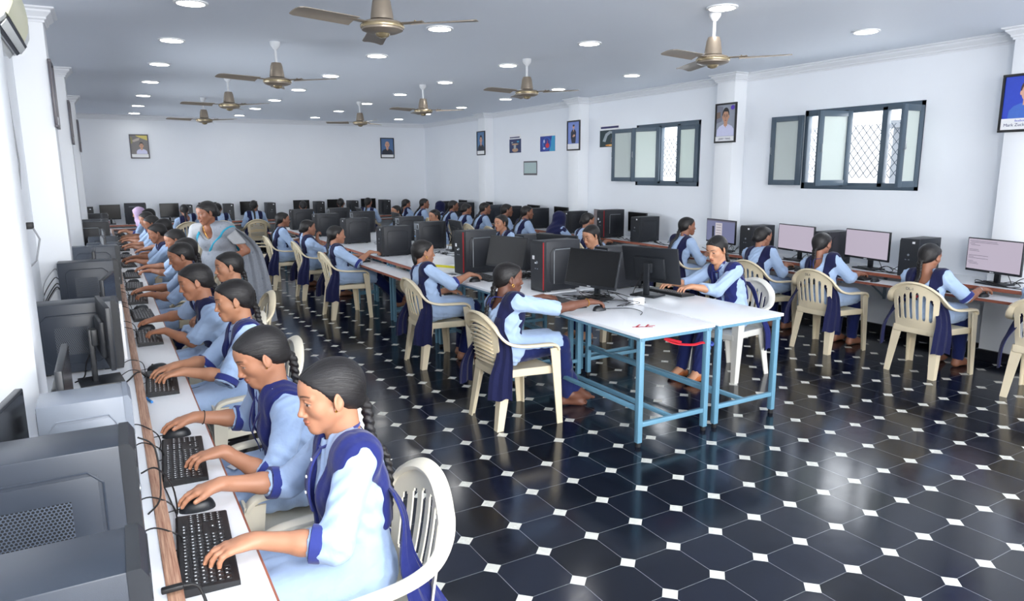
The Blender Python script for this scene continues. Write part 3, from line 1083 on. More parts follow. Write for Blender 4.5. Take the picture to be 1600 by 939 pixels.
LSP = [(y0 - 0.002, y1 + 0.002) for y0, y1 in COLS]
ZT, ZK = 0.75, 0.685
long_desk('computer_desk', 'long white two-level computer desk with brown edging against left wall', 'Y', 0.75, 15.3, XL + 0.003, 0.045, 0.285, ZT, ZK, notch=(CXL + 0.002, LSP), bead=True)
long_desk('computer_desk', 'long white two-level computer desk with brown edges along right wall', 'Y', 1.2, 15.6, XR - 0.003, 6.68, 6.43, ZT, ZK, notch=(CXR - 0.002, LSP), wood='wood_edge_red')
long_desk('computer_desk', 'white two-level computer desk running along the back wall', 'X', -0.47, 6.35, YB - 0.003, 16.45, 16.20, ZT, ZK, wood='wood_edge_red')
# the wooden-edged desks of the central island: two back to back, three lengths
ISL = [(6.56, 7.88), (7.90, 9.28), (9.30, 10.38), (10.40, 11.78), (11.80, 13.8)]
for i, (a, b) in enumerate(ISL):
    w_ = ['beside the white tables', 'second beyond the white tables', 'third beyond the white tables', 'fourth beyond the white tables', 'at the far end'][i]
    long_desk('computer_desk', 'brown-edged two-level desk of the centre island, aisle side, ' + w_, 'Y', a, b, 3.49, 2.84, 2.62, ZT, ZK - 0.01, wood='wood_edge_red', steel='blue_steel')
    long_desk('computer_desk', 'brown-edged two-level desk of the centre island, window side, ' + w_, 'Y', a, b, 3.51, 4.16, 4.38, ZT, ZK - 0.01, wood='wood_edge_red', steel='blue_steel')

# ------------------------------------------------------------------ white tables on blue steel frames
def mk_table(label):
    r = thing('work_table', label, 'table')
    L_, W_ = 1.565, 0.655
    MB().quadbox((-W_/2, -L_/2, 0.738), (W_/2, L_/2, 0.760), 'laminate', 0.003).build('tabletop', r)
    f = MB()
    for s in (1, -1):
        f.quadbox((s*(W_/2-0.035) - 0.012, -L_/2+0.012, 0.712), (s*(W_/2-0.035) + 0.020, L_/2-0.012, 0.738), 'blue_steel', 0.002)
        f.quadbox((-W_/2+0.015, s*(L_/2-0.035) - 0.015, 0.712), (W_/2-0.015, s*(L_/2-0.035) + 0.015, 0.738), 'blue_steel', 0.002)
        f.quadbox((-W_/2+0.04, s*(L_/2-0.035) - 0.013, 0.135), (W_/2-0.04, s*(L_/2-0.035) + 0.013, 0.165), 'blue_steel', 0.002)
    f.quadbox((0.0 - 0.015, -L_/2+0.03, 0.137), (0.015, L_/2-0.03, 0.163), 'blue_steel', 0.002)
    f.quadbox((-W_/2+0.025, -L_/2+0.03, 0.24), (-W_/2+0.052, L_/2-0.03, 0.268), 'blue_steel', 0.002)
    f.build('rail_frame', r)
    for sx in (1, -1):
        for sy in (1, -1):
            x, y = sx * (W_/2 - 0.036), sy * (L_/2 - 0.036)
            l = MB().quadbox((x - 0.019, y - 0.019, 0.03), (x + 0.019, y + 0.019, 0.738), 'blue_steel', 0.003).build('leg', r)
            MB().lathe([(0.002, 0.0), (0.017, 0.0), (0.019, 0.008), (0.017, 0.03), (0.002, 0.03)], 'rubber', 14, c=(x, y, 0)).build('foot_cap', l)
    return r
TAB = Proto(mk_table)
TABS = [(3.155, 4.06, 'white table with blue steel frame nearest the camera, aisle side'), (3.845, 4.06, 'white table with blue steel frame nearest the camera, window side'),
        (3.155, 5.67, 'white blue-framed table behind the nearest pair, aisle side'), (3.845, 5.67, 'white blue-framed table behind the nearest pair, window side')]
for x, y, lb in TABS:
    TAB((x, y, 0), 0, lb, 'white tables with blue frames')

# ------------------------------------------------------------------ computers
def mk_tower(style):
    """Front face towards +X, side panel with the grille towards -Y and +Y."""
    body = {'A': 'case_steel', 'B': 'case_dark', 'C': 'case_silver', 'W': 'case_white', 'D': 'case_dark'}[style]
    def mk(label):
        r = thing('computer_tower', label, 'computer')
        D, W, H = 0.40, 0.178, 0.37
        b = MB()
        b.quadbox((-D/2, -W/2, 0.008), (D/2 - 0.032, W/2, H), body, 0.004)
        for sx in (-0.15, 0.12):
            for sy in (-0.06, 0.06):
                b.quadbox((sx - 0.015, sy - 0.012, 0.0), (sx + 0.015, sy + 0.012, 0.01), 'rubber')
        b.build('case', r)
        fr = MB()
        ft = 'plastic_black' if style in 'ABD' else body
        fr.prism([(D/2 - 0.034, 0.004), (D/2 - 0.004, 0.004), (D/2, 0.02), (D/2, H - 0.02), (D/2 - 0.012, H + 0.001), (D/2 - 0.034, H + 0.001)], 'Y', -W/2 - 0.001, W/2 + 0.001, 'plastic_black' if style in 'ABD' else body)
        fp = fr.build('front_panel', r)
        # details of the front
        d = MB()
        d.quadbox((D/2 - 0.002, -W/2 + 0.012, 0.26), (D/2 + 0.0015, W/2 - 0.012, 0.302), ft, 0.001)
        d.quadbox((D/2 - 0.002, -W/2 + 0.012, 0.312), (D/2 + 0.0015, W/2 - 0.012, 0.352), ft, 0.001)
        if style not in 'BD': d.build('drive_bay', fp)
        p = MB()
        p.lathe([(0.001, 0.0), (0.011, 0.0), (0.010, 0.003), (0.001, 0.004)], 'port_metal', 16, c=(D/2, 0.0, 0.215), axis='X')
        p.build('power_button', fp)
        u = MB()
        for k in range(2):
            u.quadbox((D/2 - 0.001, -0.03 + 0.03 * k, 0.165), (D/2 + 0.001, -0.014 + 0.03 * k, 0.172), 'port_metal')
        u.build('usb_port', fp)
        if style == 'B':
            MB().quadbox((D/2 - 0.008, W/2 - 0.006, 0.02), (D/2 + 0.0018, W/2 + 0.0018, H - 0.006), 'red_strip').build('red_trim', fp)
            MB().quadbox((D/2, -0.066, 0.235), (D/2 + 0.0022, -0.036, 0.262), 'label_white').build('label', fp)
            MB().quadbox((D/2, -0.03, 0.205), (D/2 + 0.0022, -0.005, 0.215), 'label_white').build('logo', fp)
        if style in 'D':
            MB().quadbox((D/2, 0.03, 0.325), (D/2 + 0.0022, 0.055, 0.345), 'label_white').build('label', fp)
        for s in (-1, 1):
            y = s * W/2
            sp = MB()
            # raised frame of the side panel with cut corners
            x0, x1, z0, z1 = -D/2 + 0.045, D/2 - 0.075, 0.055, H - 0.055
            o = [(x0 + .03, z0), (x1 - .03, z0), (x1, z0 + .03), (x1, z1 - .03), (x1 - .03, z1), (x0 + .03, z1), (x0, z1 - .03), (x0, z0 + .03)]
            pts = [(px, y + s * 0.001, pz) for px, pz in o]
            for k in range(8):
                a, c = pts[k], pts[(k+1) % 8]
                sp.tube([a, c], 0.0028, body, 6)
            sp.quadbox((x0 + 0.01, y - 0.0015, z0 + 0.01), (x1 - 0.01, y + 0.0015, z1 - 0.01), body, 0.001)
            s_ = sp.build('side_panel', r)
            if style == 'A':
                MB().quadbox((-0.095, y - 0.0022, 0.105), (0.055, y + 0.0022, 0.25), 'grille_holes').build('vent_grille', s_)
            if style == 'B':
                hb = MB().tube([(0.085, y + s*0.003, 0.06), (0.085, y + s*0.003, H - 0.075), (0.075, y + s*0.003, H - 0.062), (-0.12, y + s*0.003, H - 0.062)], 0.004, 'port_metal', 8).build('ridge', s_)
        rr = MB()
        rr.quadbox((-D/2 - 0.003, -W/2 + 0.015, 0.27), (-D/2 + 0.001, W/2 - 0.015, 0.35), 'port_metal', 0.001)
        rr.quadbox((-D/2 - 0.003, 0.02, 0.12), (-D/2 + 0.001, 0.07, 0.26), 'port_metal', 0.001)
        for k in range(6):
            rr.quadbox((-D/2 - 0.006, 0.028, 0.13 + 0.02*k), (-D/2 - 0.002, 0.062, 0.142 + 0.02*k), 'cable_blue' if k == 2 else 'rubber')
        rr.quadbox((-D/2 - 0.005, -0.06, 0.285), (-D/2 - 0.002, -0.025, 0.335), 'rubber')
        rr.build('rear_ports', r)
        return r
    return mk
TWR = {k: Proto(mk_tower(k)) for k in 'ABCWD'}

def mk_monitor(screen, text=None, tilt=0.0, w=0.52, h=0.305):
    """Screen faces +X, stands on z=0."""
    def mk(label):
        r = thing('monitor', label, 'monitor')
        zc = 0.255
        T = Matrix.Translation((0.02, 0, zc)) @ Matrix.Rotation(-tilt, 4, 'Y')
        b = MB()
        b.box((0, 0, 0), (0.022, w, h), 'plastic_black', 0.004)
        b.box((-0.02, 0, -0.02), (0.03, w * 0.55, h * 0.6), 'plastic_black', 0.012)
        bz = b.build('housing', r); bz.data.transform(T)
        s = MB().quadbox((0.0105, -w/2 + 0.009, -h/2 + 0.022), (0.0118, w/2 - 0.009, h/2 - 0.009), screen).build('screen', r)
        s.data.transform(T)
        q = MB().quadbox((0.0108, -0.018, -h/2 + 0.006), (0.0122, 0.018, -h/2 + 0.012), 'key_print').build('logo', bz); q.data.transform(T)
        if text:
            t = MB()
            rnd = random.Random(5)
            if text == 'lines':
                z = h/2 - 0.03
                for k in range(17):
                    if rnd.random() < 0.25:
                        z -= 0.014
                        continue
                    ln = rnd.choice([0.05, 0.09, 0.14, 0.19, 0.1, 0.26])
                    y1 = -w/2 + 0.022 + rnd.choice([0, 0, 0.012])
                    t.quadbox((0.0118, y1, z), (0.0122, y1 + ln, z + 0.0035), 'screen_text')
                    z -= 0.0125
            elif text == 'window':
                t.quadbox((0.0118, -w/2 + 0.009, h/2 - 0.026), (0.0121, w/2 - 0.009, h/2 - 0.009), 'screen_text')
                t.quadbox((0.0118, -0.09, -h/2 + 0.05), (0.0123, 0.03, h/2 - 0.045), 'screen_page')
                for k in range(5):
                    t.quadbox((0.0123, -0.075, 0.08 - 0.035*k), (0.0125, 0.015, 0.086 - 0.035*k), 'screen_text')
                t.quadbox((0.0118, -0.15, -h/2 + 0.03), (0.0122, -0.11, 0.06), 'screen_dark')
            o = t.build('screen_text', s); o.data.transform(T)
        n = MB()
        n.box((-0.045, 0, 0.14), (0.024, 0.052, 0.27), 'plastic_black', 0.005)
        n.box((-0.03, 0, 0.235), (0.03, 0.08, 0.08), 'plastic_black', 0.005)
        n.build('stand_neck', r)
        MB().box((-0.02, 0, 0.007), (0.19, 0.23, 0.014), 'plastic_black', 0.004).build('stand_base', r)
        MB().tube(smooth_path([(-0.03, 0.05, 0.18), (-0.07, 0.07, 0.10), (-0.085, 0.10, 0.02), (-0.13, 0.05, 0.008)], 5), 0.0035, 'cable_black', 6).build('cable', r)
        return r
    return mk
emat('screen_lit', S(178, 168, 184), 0.55)
emat('screen_lit2', S(112, 116, 150), 0.5)
emat('screen_page', S(190, 184, 190), 0.55)
emat('screen_text', S(96, 92, 110), 0.45)
emat('screen_dark', S(40, 42, 56), 0.3)
emat('screen_grey', S(120, 112, 116), 0.35)
MON = {'off': Proto(mk_monitor('screen_off')), 'matte': Proto(mk_monitor('screen_matte', tilt=math.radians(14))), 'tilt': Proto(mk_monitor('screen_off', tilt=math.radians(14))),
       'lit': Proto(mk_monitor('screen_lit')), 'text': Proto(mk_monitor('screen_lit', 'lines')), 'win': Proto(mk_monitor('screen_lit2', 'window')), 'grey': Proto(mk_monitor('screen_grey'))}

def mk_keyboard(label):
    """Keys readable from +X side (the typist sits towards +X, its left is ... -Y); long axis Y."""
    r = thing('keyboard', label, 'keyboard')
    L_, W_ = 0.445, 0.150
    b = MB()
    b.prism([(-W_/2, 0.0), (W_/2, 0.0), (W_/2, 0.012), (W_/2 - 0.004, 0.015), (-W_/2 + 0.006, 0.024), (-W_/2, 0.020)], 'Y', -L_/2, L_/2, 'key_base')
    b.build('base', r)
    k = MB()
    rows = [(-0.052, 15, 0.013), (-0.030, 15, 0.0165), (-0.0105, 15, 0.0165), (0.009, 14, 0.0165), (0.0285, 14, 0.0165), (0.048, 8, 0.0165)]
    rnd = random.Random(3)
    for ri, (x, n, kw) in enumerate(rows):
        z = 0.0165 - (x + W_/2) * 0.06 + 0.006
        y = -L_/2 + 0.014; span = 0.290
        wds = [span / n] * n
        if ri == 5:
            wds = [0.026, 0.022, 0.022, 0.120, 0.022, 0.022, 0.022, 0.034]
        for wd in wds:
            k.box((x, y + wd/2, z), (kw, wd - 0.003, 0.007), 'key_black', 0.0012, seg=1)
            if ri < 5 or wd < 0.05:
                lx = x - 0.002 + rnd.uniform(-.001, .001)
                k.quadbox((lx - 0.0024, y + wd*0.28, z + 0.0034), (lx + 0.0024, y + wd*0.28 + rnd.uniform(0.003, 0.0055), z + 0.0038), 'key_print')
            y += wd
        for c in range(3):
            yy = -L_/2 + 0.014 + span + 0.010 + c * 0.0195
            if ri in (0, 1, 2, 5) or (ri == 4 and c == 1):
                k.box((x, yy + 0.009, z), (kw, 0.0165, 0.007), 'key_black', 0.0012, seg=1)
                k.quadbox((x - 0.003, yy + 0.005, z + 0.0034), (x + 0.001, yy + 0.013, z + 0.0038), 'key_print')
        for c in range(4):
            yy = -L_/2 + 0.014 + span + 0.077 + c * 0.0145
            if ri > 0:
                k.box((x, yy + 0.007, z), (kw, 0.0125, 0.007), 'key_black', 0.0012, seg=1)
                k.quadbox((x - 0.003, yy + 0.005, z + 0.0034), (x + 0.001, yy + 0.009, z + 0.0038), 'key_print')
    k.build('keys', r)
    MB().tube(smooth_path([(-W_/2, 0.03, 0.010), (-W_/2 - 0.03, 0.028, 0.006), (-W_/2 - 0.05, 0.02, 0.004)], 4), 0.0022, 'cable_black', 6).build('cable', r)
    return r
KEYB = Proto(mk_keyboard)

def mk_mouse(label):
    r = thing('computer_mouse', label, 'mouse')
    b = MB(); vs = []; fs = []
    nu, nv = 20, 10
    for i in range(nv + 1):
        ph = PI/2 * i / nv
        for j in range(nu):
            th = 2 * PI * j / nu
            e = 0.85
            cx, sx = math.cos(th), math.sin(th)
            x = 0.056 * math.copysign(abs(cx) ** e, cx) * math.cos(ph) ** 0.7
            y = 0.032 * math.copysign(abs(sx) ** e, sx) * math.cos(ph) ** 0.6
            z = 0.036 * math.sin(ph) * (1.0 + 0.15 * x / 0.056)
            vs.append((x, y, z))
    for i in range(nv):
        for j in range(nu):
            j2 = (j + 1) % nu
            fs.append((i*nu+j, i*nu+j2, (i+1)*nu+j2, (i+1)*nu+j))
    fs.append(tuple(range(nu - 1, -1, -1)))
    b.add(vs, fs, 'plastic_black', True).build('body', r)
    MB().lathe([(0.001, -0.003), (0.006, -0.003), (0.006, 0.003), (0.001, 0.003)], 'rubber', 14, c=(-0.026, 0, 0.031), axis='Y').build('scroll_wheel', r)
    MB().tube(smooth_path([(-0.054, 0, 0.010), (-0.075, 0.004, 0.006), (-0.10, 0.0, 0.004)], 4), 0.002, 'cable_black', 6).build('cable', r)
    return r
MOUSE = Proto(mk_mouse)

HEAP = {}
def heap_cable(label, pts, r_=0.0035, m='cable_black'):
    if label not in HEAP: HEAP[label] = MB()
    HEAP[label].tube(smooth_path(pts, 6), r_, m, 6)

def heaps_done():
    for lb, b in HEAP.items():
        o = tag(b.build('cable_tangle'), lb, 'cables'); o['kind'] = 'stuff'

def cable(label, pts, r_=0.0035, m='cable_black', group=None):
    if group and ('tangle' in group or 'heap' in group or 'leads behind' in group or 'leads on the right' in group):
        return heap_cable(label.replace('grey lead', 'black lead').replace('black lead', 'black and grey leads') if 'droop' in label else label, pts, r_, m)
    o = MB().tube(smooth_path(pts, 6), r_, m, 6).build('power_cable', None)
    return tag(o, label, 'cable', group)
# ------------------------------------------------------------------ electronics on the left desk
G_T = 'computer towers'; G_M = 'monitors'; G_K = 'keyboards'; G_U = 'computer mice'
HP = PI / 2
lt = [('A', -0.195, 1.335, 1.0, 'grey computer tower nearest the camera, at the near end of left desk'),
      ('A', -0.195, 1.975, 1.0, 'grey computer tower with black sloped front, second on the left desk'),
      ('C', -0.115, 2.47, 0.0, 'small silver computer case behind the second grey tower on left desk'),
      ('A', -0.195, 4.27, 1.0, 'grey tower with square vent grille behind a thin monitor, third on left desk'),
      ('A', -0.165, 6.28, 1.0, 'grey tower with square vent grille, fourth on left desk, by white wall column'),
      ('A', -0.135, 7.55, 1.0, 'grey tower with black front, fifth along the left desk'),
      ('A', -0.07, 8.75, 0.8, 'small grey tower, sixth along the left desk'),
      ('A', -0.07, 9.65, 0.8, 'small grey tower, seventh along the left desk'),
      ('B', -0.19, 10.35, 1.18, 'tall dark tower, eighth along the left desk'),
      ('D', -0.19, 12.1, 1.0, 'dark tower, ninth along the left desk'),
      ('D', -0.19, 13.9, 1.0, 'dark tower, farthest along the left desk')]
for st, x, y, sc, lb in lt:
    o = TWR[st]((x, y, ZT), math.radians(random.uniform(-1.5, 1.5)), lb, G_T)
    if sc == 0.0:
        o.scale = (0.62, 0.95, 0.95)
    elif sc != 1.0:
        o.scale = (sc * (0.95 if sc < 1 else 0.85), sc if sc < 1 else 1, sc)
# a white box beside the third tower
tag(MB().box((0.0, 4.42, ZT + 0.16), (0.045, 0.10, 0.32), 'label_white', 0.004).build('white_carton'), 'slim white carton standing beside the third tower on the left desk', 'box')
lm = [('off', -0.325, 2.25, -9, 0.72, 'thin black monitor turned edge-on by the wall beside the silver case'),
      ('off', -0.205, 2.80, 0, 0.84, 'black monitor seen almost edge-on just beyond the silver case, left desk'),
      ('off', -0.085, 3.945, 6, 0.84, 'black monitor on square stand in front of third tower, left desk'),
      ('off', -0.06, 4.98, -8, 0.84, 'black monitor seen edge-on in front of fourth tower, left desk'),
      ('off', -0.15, 6.80, 0, 0.84, 'thin monitor edge between fourth and fifth towers, left desk'),
      ('off', -0.08, 8.15, 3, 0.84, 'monitor edge behind fifth tower, left desk'),
      ('off', -0.08, 9.2, 3, 0.84, 'monitor edge between the two small grey towers, left desk'),
      ('off', -0.10, 11.2, 0, 0.84, 'monitor edge beyond the tall dark tower, left desk'),
      ('off', -0.10, 13.0, 0, 0.84, 'farthest monitor on the left desk')]
for k, x, y, a, sc, lb in lm:
    MON[k]((x, y, ZT), math.radians(a), lb, G_M).scale = (1, sc, 1)
lk = [2.07, 2.82, 3.98, 5.17, 6.05, 6.85, 7.7, 8.55, 9.6, 10.6, 11.7, 12.7, 13.7, 14.7]
mice = [2.375, 3.13, 4.30, 5.50, 6.37, 7.17, 8.02, 8.87, 9.92, 10.92, 12.02, 13.02, 14.02]
for i, y in enumerate(lk):
    a = -3.5 if i < 2 else random.uniform(-3, 3)
    KEYB((0.165 if i else 0.155, y, ZK), math.radians(a), 'black keyboard on left desk shelf, %s' % (ORD[i] + ' from the camera' if i else 'nearest the camera'), G_K)
for i, y in enumerate(mice):
    MOUSE((0.165, y, ZK), math.radians(random.uniform(-12, 12)), 'black mouse on left desk shelf, %s' % (ORD[i] + ' from the camera' if i else 'nearest the camera'), G_U)
# leads from the towers over the brown edge, and bundles by the wall
rnd = random.Random(11)
GC = 'loose black leads on the left desk'
k = 0
for i, y in enumerate(lk[:7]):
    for j, dy in enumerate((0.03, 0.16)):
        yy = y + dy * (1 if j == 0 else 1.6)
        pts = [(-0.02, yy + rnd.uniform(-.05, .1), ZT + 0.01), (0.03, yy + 0.03, ZT + 0.018), (0.085, yy + rnd.uniform(-.05, .05), ZT - 0.005), (0.10, yy + rnd.uniform(-.06, .06), ZK + 0.012), (0.09, yy - dy*0.6, ZK + 0.006)]
        k += 1
        cable('thin black lead looping over the brown desk edge by the %s left keyboard' % ORD[i], pts, 0.0024, group=GC)
cable('black lead looping from the second tower front to the second left keyboard', [(0.012, 1.98, ZT + 0.25), (0.05, 2.02, ZT + 0.24), (0.09, 2.15, ZT + 0.12), (0.10, 2.3, ZK + 0.03), (0.085, 2.55, ZK + 0.01), (0.07, 2.68, ZK + 0.006)], 0.0024)
cable('black lead from the silver case front down to the shelf', [(0.015, 2.42, ZT + 0.2), (0.06, 2.4, ZT + 0.16), (0.06, 2.3, ZT + 0.04), (0.02, 2.25, ZT + 0.01)], 0.0028)
MBb = MB().box((0.05, 1.77, ZT + 0.02), (0.05, 0.018, 0.014), 'cable_black', 0.004)
MBb.tube(smooth_path([(0.075, 1.77, ZT + 0.02), (0.11, 1.76, ZT + 0.01), (0.13, 1.71, ZK + 0.01), (0.16, 1.62, ZK + 0.006)], 5), 0.004, 'cable_black', 8)
tag(MBb.build('usb_extension_lead'), 'black plug and lead lying on the brown edge by the nearest keyboard', 'cable')
for ti, (y, n) in enumerate(((4.25, 7), (6.3, 5), (7.55, 4))):
    for j in range(n):
        z0 = ZT + rnd.uniform(0.12, 0.33); y0 = y + rnd.uniform(-.06, .06)
        x0 = -0.39 if ti == 0 else (-0.365 if ti == 1 else -0.335)
        xw = -0.46 if ti == 0 else x0 - 0.10
        if ti: y0 -= 0.02
        yl = y0 - rnd.uniform(0.1, 0.30)
        cable('%s lead drooping behind the %s tower on the left desk' % ('grey' if j % 3 == 1 else 'black', ('third', 'fourth', 'fifth')[ti]),
              [(x0, y0, z0), (x0 - 0.03, y0 - 0.02, z0 + 0.015), (xw, yl, z0 - 0.10), (xw + 0.02, yl - rnd.uniform(0, .15), ZT + 0.03), (xw + 0.06, yl - 0.3, ZT + 0.008), (xw + 0.12, yl - 0.36, ZT + 0.008)],
              0.0045 if j % 3 else 0.0035, 'cable_grey' if j % 3 == 1 else 'cable_black', group='leads behind the left desk towers')
cable('black lead running along the left desk past the square monitor stand', [(-0.44, 3.55, ZT + 0.006), (-0.3, 3.52, ZT + 0.006), (-0.12, 3.6, ZT + 0.006), (0.0, 3.85, ZT + 0.006), (0.06, 4.0, ZT + 0.012), (0.10, 4.05, ZK + 0.03), (0.13, 4.15, ZK + 0.006)], 0.004)
tag(MB().tube(smooth_path([(0.075, 3.76, ZK + 0.006), (0.09, 3.70, ZK + 0.006), (0.10, 3.66, ZK + 0.006)], 4), 0.006, 'cable_blue', 8).build('cable_clip'), 'small bright blue clip on the left desk shelf by the third keyboard', 'clip')
for i, (y, a, lb) in enumerate(((8.15, 12, 'white paper lying on the left desk shelf near the sixth keyboard'), (9.05, -10, 'white paper on the left desk shelf near the eighth keyboard'), (10.1, 6, 'white notebook page on the left desk shelf near the ninth keyboard'))):
    b = MB().box((0, 0, 0.002), (0.19, 0.27, 0.004), 'paper_white')
    o = b.build('paper_sheet'); o.location = (0.17, y, ZK); o.rotation_euler = (0, 0, math.radians(a)); tag(o, lb, 'paper', 'papers on the left desk')
r = thing('water_bottle', 'grey plastic water bottle standing on the left desk near its far end', 'bottle', (0.0, 11.7, ZT))
MB().lathe([(0.002, 0), (0.036, 0), (0.038, 0.01), (0.038, 0.15), (0.034, 0.17), (0.018, 0.20), (0.016, 0.215), (0.002, 0.215)], 'bottle_grey', 24).build('body', r)
MB().lathe([(0.002, 0.21), (0.019, 0.21), (0.019, 0.235), (0.002, 0.237)], 'label_white', 18).build('cap', r)

# ------------------------------------------------------------------ right wall desk
rt = [(3.87, 'D'), (4.83, 'D'), (5.86, 'D'), (7.93, 'D'), (8.75, 'B'), (9.72, 'D'), (10.92, 'D'), (11.9, 'D'), (12.55, 'A'), (13.95, 'D'), (14.9, 'D')]
for i, (y, st) in enumerate(rt):
    TWR[st]((6.87, y, ZT), PI + math.radians(random.uniform(-4, 4)), 'black computer tower on the right wall desk, %s the camera' % (ORD[i] + (' from' if i else '')), G_T)
rm = [(6.965, 3.27, -15, 'text', 'wide monitor with lines of text on its screen, right wall desk'),
      (6.965, 4.38, -12, 'lit', 'monitor with blank lilac screen, second on the right wall desk'),
      (7.03, 5.44, -14, 'lit', 'monitor with blank lilac screen, third on the right wall desk'),
      (7.00, 6.62, -17, 'win', 'monitor showing an open window on a blue screen, right wall desk'),
      (7.06, 8.30, -8, 'off', 'monitor with dark screen, fifth on the right wall desk'),
      (7.06, 9.22, -12, 'grey', 'monitor with pale grey screen, sixth on the right wall desk'),
      (7.08, 10.42, -6, 'off', 'monitor with dark screen, seventh on the right wall desk'),
      (7.08, 11.36, -6, 'off', 'monitor with dark screen, eighth on the right wall desk'),
      (7.08, 13.20, -6, 'off', 'monitor with dark screen, ninth on the right wall desk'),
      (7.08, 14.42, -6, 'off', 'monitor with dark screen, farthest on the right wall desk')]
for x, y, a, k, lb in rm:
    sc = 1.0
    if y == 3.27: x, y, a, sc = 6.875, 3.19, -14, 1.03
    if y == 4.38: x, y, a, sc = 6.875, 4.41, -12.6, 1.13
    if y == 5.44: x, y, a, sc = 6.875, 5.285, -12.4, 1.15
    if y == 6.62: x, y, a, sc = 6.875, 6.43, -11.8, 1.2
    o = MON[k]((x, y, ZT), PI + math.radians(a), lb, G_M)
    o.scale = (1, sc, 1)
ppl_r = [3.36, 4.36, 5.25, 6.75, 8.5, 9.2, 10.2, 11.1, 11.9, 12.6, 13.3, 14.1]
for i, y in enumerate(ppl_r[:8]):
    KEYB((6.55, y + 0.04, ZK), PI + math.radians(random.uniform(-3, 3)), 'black keyboard on right desk shelf, %s' % (ORD[i] + ' from the camera' if i else 'nearest the camera'), G_K)
    MOUSE((6.53, y - 0.27, ZK), PI, 'black mouse on right desk shelf, %s' % (ORD[i] + ' from the camera' if i else 'nearest the camera'), G_U)
for i, y in enumerate((3.3, 4.4, 5.45, 6.6, 7.5, 8.3, 9.3)):
    for j in range(4):
        yy = y + rnd.uniform(-.3, .1)
        x0 = min(6.98, 6.98)
        pts = [(x0, yy, ZT + 0.006), (x0 - 0.05, yy - 0.12, ZT + 0.03 + rnd.uniform(0, .05)), (x0 - 0.12, yy - 0.2 - rnd.uniform(0, .1), ZT + 0.008), (x0 - 0.22, yy - 0.1, ZT + 0.006), (x0 - 0.16, yy + 0.12, ZT + 0.005 + rnd.uniform(0, .03)), (x0 - 0.05, yy + 0.2, ZT + 0.006)]
        cable('tangle of black leads on the right desk beside the %s monitor there' % ORD[i], pts, 0.0035, group='leads on the right wall desk')

# ------------------------------------------------------------------ back wall desk
for i, (x, st) in enumerate(((-0.33, 'D'), (0.52, 'B'), (1.52, 'D'), (2.36, 'D'), (3.26, 'D'), (4.38, 'D'), (5.20, 'D'), (6.02, 'D'))):
    if st == 'B':
        TWR[st]((x, 16.62, ZT), 0, 'black tower standing side-on at the left end of the back desk', G_T)
    else:
        TWR[st]((x, 16.74, ZT), -HP, 'black computer tower on the back wall desk, %s' % (['leftmost', 'second from left', 'third from left', 'fourth from left', 'fifth from left', 'fourth from the right corner', 'second from the right end', 'rightmost'][i]), G_T)
for i, x in enumerate((0.06, 1.17, 1.94, 2.80, 3.98, 4.78, 5.61)):
    MON['off']((x, 16.78, ZT), -HP, 'black monitor on the back wall desk, %s' % (['leftmost', 'second from left', 'third from left', 'middle one', 'fifth from left', 'second from the right', 'rightmost'][i]), G_M)

# ------------------------------------------------------------------ centre island
z = 0.760
TWR['B']((3.345, 5.02, z), PI + math.radians(4), 'black tower with red stripe, on the nearest white table', G_T)
TWR['B']((3.235, 6.33, z), PI + math.radians(4), 'black tower with red stripe, farther one on the white tables', G_T)
TWR['D']((3.885, 4.83, z), math.radians(3), 'black tower back to back with nearest red-striped one', G_T)
TWR['D']((3.90, 6.25, z), math.radians(3), 'black tower behind the farther red-striped one', G_T)
MON['tilt']((3.33, 4.44, z), PI + math.radians(14), 'black monitor tilted back with its dull dark screen towards the camera, near white table', G_M)
MON['tilt']((3.84, 4.36, z), math.radians(18), 'black monitor seen from behind on near white table, facing window side', G_M)
MON['matte']((3.33, 5.82, z), PI + math.radians(14), 'tilted monitor with greyish screen on second pair of white tables', G_M)
MON['tilt']((3.86, 5.76, z), math.radians(18), 'black monitor seen from behind on second pair of white tables', G_M)
KEYB((3.02, 4.42, z), PI + math.radians(-3), 'black keyboard before the tilted monitor on nearest white table', G_K)
MOUSE((3.10, 4.06, z), PI, 'black mouse under hand of girl with gold bangle', G_U)
KEYB((4.06, 4.36, z), math.radians(2), 'black keyboard at window-side edge of the nearest white table', G_K)
MOUSE((4.06, 4.68, z), 0, 'black mouse at window-side edge of nearest white table', G_U)
KEYB((3.12, 5.92, z), PI, 'black keyboard before the farther tilted monitor', G_K)
MOUSE((2.945, 5.79, z), PI, 'black mouse beside the farther tilted monitor', G_U)
KEYB((4.06, 5.80, z), 0, 'black keyboard on window side of second white tables', G_K)
tag(MB().box((3.50, 4.12, z + 0.026), (0.11, 0.075, 0.052), 'label_white', 0.003).build('adapter_box'), 'small white box on the white table beside the monitor cables', 'box')
m = MB()
rr = random.Random(4)
for j in range(7):
    a = rr.uniform(-0.03, 0.03)
    m.box((2.965 + 0.018 * j, 3.50 - 0.010 * j + a, z + 0.0006), (0.05 + rr.uniform(0, .03), 0.012, 0.0008), 'mark_red', 0, Euler((0, 0, rr.uniform(-1, 1))))
tag(m.build('red_smear'), 'smeared red marking on the near corner of white table', 'marking')
for j in range(9):
    cx, cy = 3.38 + rr.uniform(-.12, .12), 4.25 + rr.uniform(-.1, .25)
    pts = [(cx + rr.uniform(-.16, .16), cy + rr.uniform(-.16, .16), z + 0.005 + min(0.045, abs(rr.gauss(0, .03))) * (0 if q in (0, 5) else 1)) for q in range(6)]
    cable('tangle of black cables on the nearest white table behind the monitors', pts, 0.0026, group='cable tangle on the near white table')
